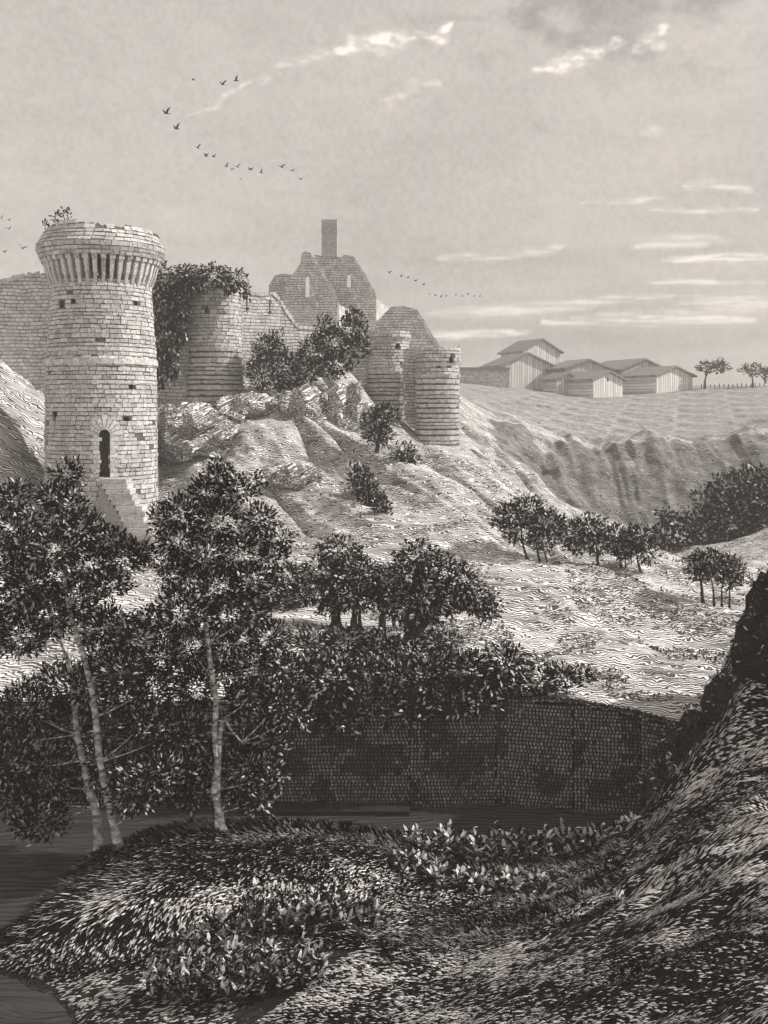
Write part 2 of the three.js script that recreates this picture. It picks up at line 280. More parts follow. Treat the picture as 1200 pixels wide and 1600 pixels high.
function sheet(name, nx, zs, xr, fy, uvf, m) {
  const nz = zs.length - 1, pos = new Float32Array((nx + 1) * (nz + 1) * 3), uv = new Float32Array((nx + 1) * (nz + 1) * 2), idx = [];
  for (let j = 0; j <= nz; j++) for (let i = 0; i <= nx; i++) {
    const [xa, xb] = xr(zs[j]), x = lerp(xa, xb, i / nx), z = typeof zs[j] === 'function' ? zs[j](x) : zs[j], y = fy(x, z, j), k = j * (nx + 1) + i;
    pos.set([x, y, z], k * 3); uv.set(uvf(x, y, z), k * 2);
    if (i < nx && j < nz) idx.push(k, k + 1, k + nx + 1, k + 1, k + nx + 2, k + nx + 1);
  }
  const g = new THREE.BufferGeometry(); g.setAttribute('position', new THREE.BufferAttribute(pos, 3)); g.setAttribute('uv', new THREE.BufferAttribute(uv, 2)); g.setIndex(idx); g.computeVertexNormals();
  return structure(mesh(name, g, m));
}
console.log('sky done');
{ // hillside behind the retaining wall, out to the horizon
  const zs = []; let d = 47.6; while (d < 2200) { zs.push(-d); d += d < 140 ? 0.32 : d < 210 ? 0.5 : d * 0.02; } zs.push(-2200);
  const backFrom = (x, z) => { const px = 600 + x * F / -z; return Math.min(z, -(wallD(px) + 0.25)); };
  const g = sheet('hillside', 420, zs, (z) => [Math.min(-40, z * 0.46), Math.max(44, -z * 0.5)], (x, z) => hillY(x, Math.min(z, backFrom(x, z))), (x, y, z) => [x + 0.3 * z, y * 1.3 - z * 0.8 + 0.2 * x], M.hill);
  const p = g.geometry.attributes.position;             // the front edge follows the wall
  for (let i = 0; i < p.count; i++) { const x = p.getX(i), z = p.getZ(i); if (z > -54) p.setZ(i, backFrom(x, z)); }
  g.geometry.computeVertexNormals();
  const col = new Float32Array(p.count * 3), nn = g.geometry.attributes.normal;
  for (let i = 0; i < p.count; i++) {
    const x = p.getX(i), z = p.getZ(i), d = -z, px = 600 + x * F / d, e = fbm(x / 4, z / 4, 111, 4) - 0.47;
    const cl = sstep(-0.03, 0.05, e * 0.9 + 0.5 * (sstep(142, 152, d) * (1 - sstep(184, 190, d)) * sstep(740, 800, px)) - 0.25);   // ravine rock, with hatched shade of the cliff put into its darker tone
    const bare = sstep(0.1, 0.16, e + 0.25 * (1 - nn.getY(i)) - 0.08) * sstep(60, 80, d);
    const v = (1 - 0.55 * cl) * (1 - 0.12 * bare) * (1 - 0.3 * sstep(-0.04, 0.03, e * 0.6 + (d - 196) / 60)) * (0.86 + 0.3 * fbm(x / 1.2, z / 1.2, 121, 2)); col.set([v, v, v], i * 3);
  }
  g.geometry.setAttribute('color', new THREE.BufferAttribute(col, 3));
}
{ // near bank and the slope on the right
  const zs = []; for (let d = 17; d <= 55.01; d += 0.16) zs.push(-d);
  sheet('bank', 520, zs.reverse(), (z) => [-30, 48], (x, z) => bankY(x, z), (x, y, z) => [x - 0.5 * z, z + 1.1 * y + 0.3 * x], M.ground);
  const w = new THREE.PlaneGeometry(120, 60, 1, 1); w.rotateX(-Math.PI / 2); w.translate(-5, 0, -30);
  const uv = w.attributes.uv; for (let i = 0; i < 4; i++) uv.setXY(i, w.attributes.position.getX(i), -w.attributes.position.getZ(i));
  structure(mesh('water', w, M.water));
}
console.log('terrain done');
const onHill = (px, d) => { const x = XP(px, d); return V(x, hillY(x, -d), -d); };
const onBank = (px, d) => { const x = XP(px, d); return V(x, bankY(x, -d), -d); };

// ---------------------------------------------------------------- masonry
// One course of blocks round a tower; returns corner lists in local coordinates (axis at the origin)
function ringBlocks(R, prof, y0, y1, course, width, a0, a1, seed, keep, emit) {
  const r = rng(seed);
  for (let y = y0, row = 0; y < y1 - 0.02; row++) {
    const h = Math.min(course * (0.8 + 0.4 * r()), y1 - y), rad = prof(y + h / 2);
    for (let a = a0 + r() * 0.05; a < a1;) {
      const da = width * (0.65 + 0.7 * r()) / rad, am = a + da / 2, g = 0.03 / rad;
      if (keep(am, y + h / 2)) {
        const out = (0.03 + 0.13 * r() * r()), ro0 = prof(y) + out, ro1 = prof(y + h) + out, ri = rad - 0.15, yb = y + 0.045 + 0.03 * r(), yt = y + h - 0.035 * r();
        const c = (ang, rr, yy) => V(Math.sin(ang) * rr, yy, Math.cos(ang) * rr), j = () => (r() - 0.5) * 0.07;
        emit([c(a + g, ro0, yb + j()), c(a + da - g, ro0, yb + j()), c(a + da - g, ri, yb), c(a + g, ri, yb), c(a + g, ro1, yt + j()), c(a + da - g, ro1, yt + j()), c(a + da - g, ri, yt), c(a + g, ri, yt)], r, am, y + h / 2, h * da * rad);
      }
      a += da;
    }
    y += h;
  }
}
function lathe(prof, y0, y1, n, seg, skip) {                    // tower core with openings left out
  const t = new Tris();
  for (let j = 0; j < n; j++) for (let i = 0; i < seg; i++) {
    const ya = lerp(y0, y1, j / n), yb = lerp(y0, y1, (j + 1) / n), a = i / seg * 2 * Math.PI - Math.PI, b = (i + 1) / seg * 2 * Math.PI - Math.PI;
    if (skip && skip((a + b) / 2, (ya + yb) / 2)) continue;
    const c = (ang, y) => V(Math.sin(ang) * prof(y), y, Math.cos(ang) * prof(y)), R = prof(ya);
    t.quad(c(a, ya), c(b, ya), c(b, yb), c(a, yb), 1, [[a * R, ya], [b * R, ya], [b * R, yb], [a * R, yb]]);
  }
  return t.build();
}
const weathered = (u, v) => 1 - 0.16 * sstep(0.5, 0.58, fbm(u / 2.2, v / 1.1, 141, 4)) - 0.12 * sstep(0.55, 0.6, fbm(u / 0.7 + 40, v / 2.6, 151, 3));   // lichen and stain patches
const stoneTone = (r, lo, hi) => lerp(0.62, 0.84, r()) * (r() < 0.06 ? 0.78 : 1);

{ // the great round tower
  const base = V(XP(159, 100), 6.5, -100), Y = (py) => YP(py, 100) - base.y, root = thing('round_tower', 'tall round stone tower with flared machicolated crown and arched doorway', 'tower', base); root.scale.set(0.958, 1, 0.958);
  const yTop = Y(444), yC = Y(410), prof = (y) => y < Y(575) ? lerp(5.62, 5.42, clamp(y / Y(575), 0, 1)) : y < Y(560) ? 5.5 : lerp(5.36, 4.86, clamp((y - Y(560)) / (yTop - Y(560)), 0, 1));
  const view = Math.atan2(-base.x, 100), doorA = view + Math.asin((165 - 161) / 88), dw = 0.095, dy0 = Y(741), dy1 = Y(678);
  const inDoor = (a, y, m = 0) => { const h = y - dy1, half = h > 0 ? Math.sqrt(Math.max(0, (dw + m) ** 2 - (h / 5.5) ** 2)) : dw + m; return y > dy0 - m * 2 && y < dy1 + 0.55 + m * 5 && Math.abs(a - doorA) < half; };
  const holes = [[115, 475], [161 + 56, 480], [97, 483], [92, 647], [198, 655], [205, 605]].map(([px, py]) => [view + Math.asin(clamp((px - 161) / 85, -0.95, 0.95)), Y(py)]);
  const inHole = (a, y) => holes.some(([ha, hy]) => Math.abs(a - ha) < 0.05 && Math.abs(y - hy) < 0.3);
  mesh('core', lathe((y) => prof(y) - 0.05, 0, yTop + 0.3, 130, 220, (a, y) => inDoor(a, y) || inHole(a, y)), M.mortar, root);
  let doorway; // the passage behind the door and the putlog holes
  { const t = new Tris(), n = 10, c = (a, r, y) => V(Math.sin(a) * r, y, Math.cos(a) * r), top = (s) => dy1 + 0.55 * Math.sqrt(Math.max(0, 1 - s * s));
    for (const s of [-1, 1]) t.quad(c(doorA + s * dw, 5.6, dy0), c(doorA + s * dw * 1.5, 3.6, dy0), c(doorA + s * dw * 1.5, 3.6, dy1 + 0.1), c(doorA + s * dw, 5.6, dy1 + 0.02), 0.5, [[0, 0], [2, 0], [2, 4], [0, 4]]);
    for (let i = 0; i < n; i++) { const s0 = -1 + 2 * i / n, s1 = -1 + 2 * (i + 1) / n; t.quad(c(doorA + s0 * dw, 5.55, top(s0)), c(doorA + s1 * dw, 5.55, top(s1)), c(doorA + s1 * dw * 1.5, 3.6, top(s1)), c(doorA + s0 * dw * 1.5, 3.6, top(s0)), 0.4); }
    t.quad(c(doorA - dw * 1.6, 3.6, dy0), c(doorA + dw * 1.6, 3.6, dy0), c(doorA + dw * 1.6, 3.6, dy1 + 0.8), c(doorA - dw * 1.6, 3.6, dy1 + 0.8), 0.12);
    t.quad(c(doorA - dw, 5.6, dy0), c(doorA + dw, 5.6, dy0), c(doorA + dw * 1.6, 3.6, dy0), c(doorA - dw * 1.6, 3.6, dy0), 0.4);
    doorway = mesh('doorway', t.build(), M.stone, root);
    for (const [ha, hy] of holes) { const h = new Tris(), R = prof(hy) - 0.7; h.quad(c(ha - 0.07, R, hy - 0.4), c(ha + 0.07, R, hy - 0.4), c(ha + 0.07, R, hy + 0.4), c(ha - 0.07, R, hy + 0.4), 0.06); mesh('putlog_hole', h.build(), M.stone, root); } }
  const all = [];
  ringBlocks(5.5, prof, 0, yTop, 0.40, 0.78, view - 1.75, view + 1.75, 77, (a, y) => !inDoor(a, y, 0.012) && !inHole(a, y), (v, r, a, y, area) => (hash(Math.round(a * 40), Math.round(y * 9), 6) < 0.012 ? 0 : 1) && all.push([v, stoneTone(r) * weathered(a * 5.5, y), a, y, area * Math.max(0.05, Math.cos(a - view))]));
  all.sort((p, q) => q[4] - p[4]);
  const rest = new Tris();
  all.forEach(([v, tone, a, y], i) => { if (i < 280) { const t = new Tris(); t.hexa(v, tone, a * 5.5, y); mesh('stone', t.build(), M.stone, root); } else rest.hexa(v, tone, a * 5.5, y); });
  stuff(mesh('small_stones', rest.build(), M.stone, root));
  for (const [py, h, out] of [[572, 0.5, 0.16], [552, 0.3, 0.14], [600, 0.22, 0.06], [545, 0.16, 0.06]]) {   // string courses
    const t = new Tris(), r = rng(py), yy = Y(py); for (let a = view - 1.8; a < view + 1.8;) { const da = 0.12 + 0.1 * r(), R = 5.45 + out + 0.05 * r() - (yy > Y(560) ? 0.1 : 0), c = (q, rr, y) => V(Math.sin(q) * rr, y, Math.cos(q) * rr), w = (r() - 0.5) * 0.08; t.hexa([c(a, R, yy + w), c(a + da, R, yy + w), c(a + da, 5.1, yy), c(a, 5.1, yy), c(a, R, yy + h + w), c(a + da, R, yy + h + w), c(a + da, 5.1, yy + h), c(a, 5.1, yy + h)], stoneTone(r), a * 5, yy); a += da + 0.004; }
    mesh('string_course', t.build(), M.stone, root);
  }
  for (let i = 0; i <= 8; i++) {                                  // voussoirs over the door
    const t = new Tris(), th0 = Math.PI * i / 9 + 0.03, th1 = Math.PI * (i + 1) / 9 - 0.03, r = rng(900 + i), L = 1.0 + 0.35 * r();
    const c = (th, k, rr) => { const a = doorA - Math.cos(th) * (dw * 5.5 + k) / 5.5, y = dy1 + Math.sin(th) * (0.55 + k); return V(Math.sin(a) * rr, y, Math.cos(a) * rr); };
    t.hexa([c(th1, 0, 5.72), c(th0, 0, 5.72), c(th0, 0, 5.3), c(th1, 0, 5.3), c(th1, L, 5.68), c(th0, L, 5.68), c(th0, L, 5.3), c(th1, L, 5.3)], stoneTone(r, 0.4, 0.6), i, 0); mesh('voussoir', t.build(), M.stone, doorway);
  }
  for (const sd of [-1, 1]) for (let y = dy0, k = 0; y < dy1 - 0.05; k++) {       // jamb stones
    const r = rng(950 + k * 2 + sd), t = new Tris(), h = Math.min(0.34 + 0.16 * r(), dy1 - y), w = (k % 2 ? 0.5 : 0.75) / 5.5, a0 = doorA + sd * dw, a1 = a0 + sd * w, lo = Math.min(a0, a1), hi = Math.max(a0, a1), c = (a, rr, yy) => V(Math.sin(a) * rr, yy, Math.cos(a) * rr);
    t.hexa([c(lo, 5.73, y + 0.03), c(hi, 5.73, y + 0.03), c(hi, 5.3, y + 0.03), c(lo, 5.3, y + 0.03), c(lo, 5.72, y + h), c(hi, 5.72, y + h), c(hi, 5.3, y + h), c(lo, 5.3, y + h)], stoneTone(r), k, y); mesh('jamb_stone', t.build(), M.stone, doorway); y += h;
  }
  // crown: corbels, soffit, flared drum with a broken rim
  for (let i = 0; i < 42; i++) {
    const a = i / 42 * 2 * Math.PI, r = rng(300 + i), t = new Tris(), w = 0.042, ys = yTop - 0.55 + 0.3 * r();
    const c = (da, rr, y) => V(Math.sin(a + da) * rr, y, Math.cos(a + da) * rr);
    for (const [ya, yb, ra, rb, k] of [[ys, ys + 0.9, 4.98, 5.35, 0.7], [ys + 0.9, yC - 0.35, 5.36, 5.72, 0.9], [yC - 0.35, yC + 0.05, 5.86, 5.98, 1.1]]) t.hexa([c(-w * k, ra, ya), c(w * k, ra, ya), c(w * k, 4.7, ya), c(-w * k, 4.7, ya), c(-w * k, rb, yb), c(w * k, rb, yb), c(w * k, 4.7, yb), c(-w * k, 4.7, yb)], stoneTone(r, 0.42, 0.66), i, ya);
    mesh('corbel', t.build(), M.stone, root);
  }
  const yD = Y(361), dprof = (y) => { const t = (y - yC) / (yD - yC); return t < 0.36 ? lerp(6.0, 6.45, t / 0.36) : lerp(6.45, 5.3, (t - 0.36) / 0.64); };
  const rim = (a) => yD - 0.1 + 0.9 * (fbm(a * 2.2 + 20, 3, 5, 4) - 0.5) + 0.34 * (hash(Math.round(a * 26), 4) - 0.5);
  { const t = new Tris(), seg = 160, c = (a, r, y) => V(Math.sin(a) * r, y, Math.cos(a) * r);
    for (let i = 0; i < seg; i++) { const a = i / seg * 2 * Math.PI, b = (i + 1) / seg * 2 * Math.PI, n = 8;
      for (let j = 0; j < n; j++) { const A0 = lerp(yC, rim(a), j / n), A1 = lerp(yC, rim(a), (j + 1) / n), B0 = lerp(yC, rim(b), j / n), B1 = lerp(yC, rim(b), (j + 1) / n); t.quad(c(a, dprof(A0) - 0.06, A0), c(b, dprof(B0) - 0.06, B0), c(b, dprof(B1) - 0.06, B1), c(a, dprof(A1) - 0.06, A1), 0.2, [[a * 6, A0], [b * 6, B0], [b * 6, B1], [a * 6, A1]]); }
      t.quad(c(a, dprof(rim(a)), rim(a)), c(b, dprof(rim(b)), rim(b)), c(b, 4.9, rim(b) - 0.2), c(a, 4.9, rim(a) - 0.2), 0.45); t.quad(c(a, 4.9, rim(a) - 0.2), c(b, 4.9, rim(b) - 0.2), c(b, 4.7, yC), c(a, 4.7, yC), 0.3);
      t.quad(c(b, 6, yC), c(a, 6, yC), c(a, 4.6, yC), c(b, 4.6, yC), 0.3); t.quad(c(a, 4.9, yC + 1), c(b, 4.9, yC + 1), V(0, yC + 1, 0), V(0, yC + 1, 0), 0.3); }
    mesh('crown_drum', t.build(), M.stone, root);
    const s = new Tris(); ringBlocks(6, dprof, yC, yD + 0.3, 0.42, 0.85, view - 1.8, view + 1.8, 99, (a, y) => y < rim(a) - 0.02, (v, r, a, y) => s.hexa(v, stoneTone(r) * weathered(a * 6 + 30, y), a * 6, y)); stuff(mesh('crown_stones', s.build(), M.stone, root)); }
}
{ // stair against the tower foot
  const p0 = at(160, 748, 93.6), p1 = at(212, 842, 90.5), root = thing('stone_stair', 'broken stone stair descending from the tower doorway', 'stairs', V(p1.x, p1.y - 1, p1.z)), o = root.position, n = 12;
  for (let i = 0; i < n; i++) { const t = i / (n - 1), q = p0.clone().lerp(p1, t), s = new Tris(), r = rng(40 + i); s.box(q.x - 0.15 * r(), q.x + 1.9 + 0.5 * r(), q.y - 0.42, q.y, q.z - 1.6, q.z + 0.6, stoneTone(r, 0.45, 0.7), i, i * 2); part('step', s.build(), M.stone, root, o); }
  const side = new Tris(); side.hexa([V(p0.x - 0.6, o.y - 1, p0.z + 0.5), V(p1.x - 0.3, o.y - 1, p1.z + 0.55), V(p1.x + 2.4, o.y - 1, p0.z - 1.5), V(p0.x - 0.4, o.y - 1, p0.z - 1.5), V(p0.x - 0.1, p0.y - 0.45, p0.z + 0.4), V(p1.x + 0.0, p1.y - 0.45, p1.z + 0.5), V(p1.x + 2.2, p1.y - 0.4, p0.z - 1.5), V(p0.x + 1.6, p0.y - 0.45, p0.z - 1.5)], 0.4);
  part('side_wall', side.build(), M.stone, root, o);
}
// flat masonry wall: outline in the picture at one distance, real thickness, broken top, slits cut through
function wallThing(name, label, outline, d, thick, m, holes = [], turn = 0, category = 'wall') {
  const pts = outline.map(([px, py]) => [XP(px, d), YP(py, d)]), cx = (Math.min(...pts.map((p) => p[0])) + Math.max(...pts.map((p) => p[0]))) / 2, y0 = Math.min(...pts.map((p) => p[1]));
  const root = thing(name, label, category, V(cx, y0, -d)), k = 1 / Math.cos(turn), shape = new THREE.Shape(pts.map(([x, y]) => new THREE.Vector2((x - cx) * k, y - y0)));
  for (const [px, py, w, h, arch] of holes) { const x = (XP(px, d) - cx) * k, y = YP(py, d) - y0, a = w * d / F / 2, b = h * d / F / 2, hp = new THREE.Path(); hp.moveTo(x - a, y - b); hp.lineTo(x + a, y - b); hp.lineTo(x + a, y + b); if (arch) hp.absarc(x, y + b, a, 0, Math.PI); hp.lineTo(x - a, y + b); hp.closePath(); shape.holes.push(hp); }
  const g = new THREE.ExtrudeGeometry(shape, { depth: thick, bevelEnabled: false }); g.translate(0, 0, -thick);
  root.rotation.y = turn; mesh('masonry', g, m, root); return root;
}
const jag = (pts, step, amp, seed) => { const r = rng(seed), o = []; for (let i = 0; i + 1 < pts.length; i++) { const [a, b] = [pts[i], pts[i + 1]], n = Math.max(1, Math.round(Math.hypot(b[0] - a[0], b[1] - a[1]) / step)); for (let k = 0; k < n; k++) o.push([lerp(a[0], b[0], k / n) + (k ? (r() - 0.5) * amp : 0), lerp(a[1], b[1], k / n) + (k ? (r() - 0.5) * amp : 0)]); } o.push(pts.at(-1)); return o; };
function copingStones(root, pts, d, seed, thick, size = 0.5) {      // loose stones along a broken top
  const r = rng(seed), o = root.position;
  for (let i = 0; i + 1 < pts.length; i++) { const a = pts[i], b = pts[i + 1], n = Math.max(1, Math.round(Math.hypot(b[0] - a[0], b[1] - a[1]) * d / F / (size * 1.5)));
    for (let k = 0; k < n; k++) { const q = at(lerp(a[0], b[0], (k + 0.5) / n), lerp(a[1], b[1], (k + 0.5) / n), d).sub(V(o.x, 0, 0)).multiply(V(1 / Math.cos(root.rotation.y), 1, 1)).add(V(o.x, 0, 0)), t = new Tris(), s = size * (0.8 + 0.5 * r()), an = Math.atan2(a[1] - b[1], b[0] - a[0]), ca = Math.cos(an), sa = Math.sin(an), g = (x, y, z) => V(q.x + (x * ca - y * sa) * s + (r() - 0.5) * 0.1, q.y + (x * sa + y * ca) * s + (r() - 0.5) * 0.1, q.z + z); t.hexa([g(-0.7, -0.5, 0.12), g(0.7, -0.5, 0.12), g(0.7, -0.5, -thick), g(-0.7, -0.5, -thick), g(-0.6, 0.4, 0.08), g(0.6, 0.4, 0.08), g(0.6, 0.4, -thick), g(-0.6, 0.4, -thick)], stoneTone(r, 0.4, 0.65), k, i); part('coping_stone', t.build(), M.stone, root, o); } }
}
{ const top = jag([[-60, 452], [0, 441], [40, 430], [70, 426]], 12, 4, 5), w = wallThing('curtain_wall', 'shadowed curtain wall joining the left side of the round tower', [...top, [95, 426], [95, 760], [-60, 740]], 112, 1.6, M.ashlar); copingStones(w, [[-40, 447], [0, 440], [40, 429], [66, 426]], 112, 6, 1.6); }
{ const top = jag([[232, 428], [300, 424], [300, 430]], 14, 5, 8); wallThing('curtain_wall', 'ivy-covered curtain wall between the two nearest towers', [[225, 640], ...top, [310, 450], [310, 640]], 122, 1.4, M.ashlar); }
{ const top = jag([[370, 458], [392, 462], [410, 464], [430, 462], [440, 472], [452, 492], [466, 512], [488, 514], [545, 516], [580, 520]], 9, 3, 9), w = wallThing('curtain_wall', 'pale broken curtain wall with arrow slits stepping down to the right', [[370, 640], ...top, [585, 660]], 130, 1.3, M.ashlar, [[392, 475, 3, 16], [393, 487, 5, 6], [425, 480, 3, 16], [425, 491, 5, 5]], 0.5); copingStones(w, [[374, 459], [410, 464], [430, 461], [440, 471], [452, 492], [466, 511], [540, 515]], 130, 16, 1.3, 0.4); }
// smaller round towers with weathered ledges on the batter
function smallTower(name, label, px, d, half, pyTop, pyBatter, pyBase, lean, o = {}) {
  const y0 = YP(pyBase, d), R = half * d / F, base = V(XP(px, d), y0 - 1.5, -d), root = thing(name, label, 'tower', base), Y = (py) => YP(py, d) - base.y, yT = Y(pyTop), yB = Y(pyBatter), view = Math.atan2(-base.x, d);
  const prof = (y) => y > yB ? R * (o.crown && y > yT - o.crown ? 1.07 : 1) : R * (1 + lean * (yB - y) / yB);
  const slits = (o.slits ?? []).map(([sx, sy, w, h]) => [view + Math.asin(clamp((sx - px) / half, -0.95, 0.95)), Y(sy), w * d / F / 2 / R, h * d / F / 2]), inS = (a, y) => slits.some((s) => Math.abs(a - s[0]) < s[2] && Math.abs(y - s[1]) < s[3]);
  const rim = (a) => yT + 0.5 * (fbm(a * 3 + 9, px, 4) - 0.5);
  mesh('core', lathe((y) => prof(y) - 0.06, 0, yT - 0.25, 90, 200, inS), M.mortar, root);
  const s = new Tris(); ringBlocks(R, prof, Math.max(0, yB - 0.2), yT + 0.2, 0.42, 0.75, view - 1.8, view + 1.8, px, (a, y) => y < rim(a) && !inS(a, y), (v, r, a, y) => s.hexa(v, stoneTone(r) * weathered(a * R + px, y), a * R, y)); stuff(mesh('facing_stones', s.build(), M.stone, root));
  const c = (q, rr, y) => V(Math.sin(q) * rr, y, Math.cos(q) * rr), r = rng(px + 7);
  for (let y = 0; y < yB;) { const h = 0.42 + 0.34 * r(), out = 0.1 + 0.28 * r(), t = new Tris(), R0 = prof(y + h / 2); for (let a = view - 1.8; a < view + 1.8;) { const da = 0.12 + 0.16 * r(), e = R0 + out * (0.5 + 0.6 * r()), w = (r() - 0.5) * 0.1; t.hexa([c(a, e - 0.12, y + w), c(a + da, e - 0.12, y + w), c(a + da, R0 - 0.2, y), c(a, R0 - 0.2, y), c(a, e, y + h * 0.66 + w), c(a + da, e, y + h * 0.66 + w), c(a + da, R0 - 0.2, y + h * 0.7), c(a, R0 - 0.2, y + h * 0.7)], stoneTone(r, 0.5, 0.74), a * R, y); a += da + 0.003; } mesh('ledge', t.build(), M.stone, root); y += h; }
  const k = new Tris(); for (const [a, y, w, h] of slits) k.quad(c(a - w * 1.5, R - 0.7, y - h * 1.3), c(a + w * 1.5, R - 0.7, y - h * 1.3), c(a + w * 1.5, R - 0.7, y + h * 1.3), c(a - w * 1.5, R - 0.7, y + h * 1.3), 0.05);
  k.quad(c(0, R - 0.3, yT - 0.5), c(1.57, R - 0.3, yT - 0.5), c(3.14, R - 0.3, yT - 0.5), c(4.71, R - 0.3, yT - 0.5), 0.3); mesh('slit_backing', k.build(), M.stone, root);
  if (o.crown) { const t = new Tris(); for (let a = view - 1.8; a < view + 1.8; a += 0.2) t.hexa([c(a, R * 1.02, yT - o.crown - 0.25), c(a + 0.196, R * 1.02, yT - o.crown - 0.25), c(a + 0.196, R - 0.1, yT - o.crown - 0.25), c(a, R - 0.1, yT - o.crown - 0.25), c(a, R * 1.12, yT - o.crown + 0.12), c(a + 0.196, R * 1.12, yT - o.crown + 0.12), c(a + 0.196, R - 0.1, yT - o.crown + 0.12), c(a, R - 0.1, yT - o.crown + 0.12)], stoneTone(r, 0.5, 0.7), a, 0); mesh('cornice', t.build(), M.stone, root); }
  return root;
}
smallTower('wall_tower', 'squat round tower whose top is overgrown with ivy', 334, 124, 43, 447, 546, 630, 0.14, { slits: [[322, 489, 5, 9]] });
smallTower('wall_tower', 'pale banded round tower at the cliff edge beside the pointed ruin', 606, 135, 33, 520, 580, 665, 0.05, { crown: 1.0, slits: [[584, 541, 5, 7], [620, 542, 7, 9], [630, 571, 6, 9]] });
smallTower('wall_tower', 'outermost banded round tower with tall slits, lowest on the cliff', 684, 130, 33, 543, 590, 712, 0.06, { crown: 2.2, slits: [[688, 566, 6, 20], [703, 565, 6, 18]] });
wallThing('curtain_wall', 'short wall linking the two banded cliff towers', [[622, 680], [622, 548], [640, 544], [660, 548], [676, 552], [676, 720]], 133, 1.2, M.ashlar);
wallThing('curtain_wall', 'dark wall behind the shrubs joining the pale banded tower', [[545, 640], [545, 520], [572, 512], [600, 516], [600, 660]], 134.5, 1.2, M.ashlar);

// ---------------------------------------------------------------- roofless gabled ruins on the castle height
function gabledRuin(name, label, face, d, depth, skew, holes, backTop, peakStones) {
  const root = wallThing(name, label, face, d, 1.1, M.ashlar, holes, 0, 'ruin'), o = root.position;
  const xs = face.map((p) => p[0]), xr = Math.max(...xs), xl = Math.min(...xs), yb = Math.max(...face.map((p) => p[1]));
  for (const [px, top] of [[xr, backTop[1]], [xl, backTop[0]]]) { const t = new Tris(), a = at(px, yb, d), b = V(a.x + skew * depth, a.y, a.z - depth), e = px === xr ? -1 : 1, yt = YP(top, d); t.hexa([V(Math.min(a.x, a.x + e), a.y, a.z - 1.102), V(Math.max(a.x, a.x + e), a.y, a.z - 1.102), V(Math.max(b.x, b.x + e), a.y, b.z), V(Math.min(b.x, b.x + e), a.y, b.z), V(Math.min(a.x, a.x + e), yt, a.z - 1.102), V(Math.max(a.x, a.x + e), yt, a.z - 1.102), V(Math.max(b.x, b.x + e), yt - 0.6, b.z), V(Math.min(b.x, b.x + e), yt - 0.6, b.z)], 1); const g = t.build(); g.deleteAttribute('color'); part('side_wall', g, M.ashlar, root, o); }
  if (peakStones) copingStones(root, peakStones, d, face[0][0], 1.1, 0.55);
  return root;
}
gabledRuin('ruined_gable', 'tall ruined gable end with a lancet window gap on the castle height', [[418, 560], [440, 500], [441, 470], [449, 440], [458, 428], [470, 410], [471, 396], [478, 392], [486, 396], [488, 402], [500, 418], [512, 440], [523, 462], [529, 470], [527, 486], [524, 560]], 160, 9, 0.25, [[480, 449, 7, 30, 1], [497, 466, 5, 12]], [505, 474], [[488, 402], [500, 419], [512, 441], [526, 466]]);
{ const r = gabledRuin('ruined_gable', 'larger ruined gable behind with a chimney stack rising beside it', [[492, 560], [492, 398], [502, 400], [527, 401], [533, 402], [538, 398], [547, 399], [556, 408], [570, 432], [584, 458], [588, 464], [587, 560]], 168, 10, 0.2, [[545, 440, 6, 18, 1]], [420, 466], [[550, 401], [558, 412], [571, 434], [585, 459]]);
  const c = new Tris(), p = at(515, 402, 168.5), rr = rng(88); for (let k = 0; k < 11; k++) { const w = 1.22 + 0.08 * rr(); c.box(p.x - w, p.x + w, p.y + k * 0.55, p.y + k * 0.55 + 0.54, p.z - w, p.z + w - 0.3, stoneTone(rr) * 0.85, k, k); } part('chimney', c.build(), M.stone, r, r.position);
}
wallThing('ruined_wing', 'low dark remnant of a building left of the tall gable', jag([[414, 540], [420, 446], [430, 430], [442, 428], [462, 429], [462, 540]], 10, 3, 3), 172, 3, M.ashlar, [], 0, 'ruin');
{ const f = [[588, 560], [591, 500], [600, 490], [612, 479], [630, 478], [646, 482], [656, 495], [670, 518], [684, 540], [690, 544], [694, 560]]; const r = gabledRuin('ruined_gable', 'blunt ruined gable rising behind the two banded towers', f, 148, 8, 0.3, [], [500, 540], [[648, 484], [658, 498], [671, 520], [685, 541]]);
  void r; wallThing('ruined_wall', 'dark broken wall stub on top of the pale banded tower', [[574, 540], [574, 516], [590, 512], [606, 506], [622, 508], [630, 516], [634, 526], [634, 545]], 138, 1.4, M.ashlar, [], 0, 'ruin'); }
console.log('castle done');

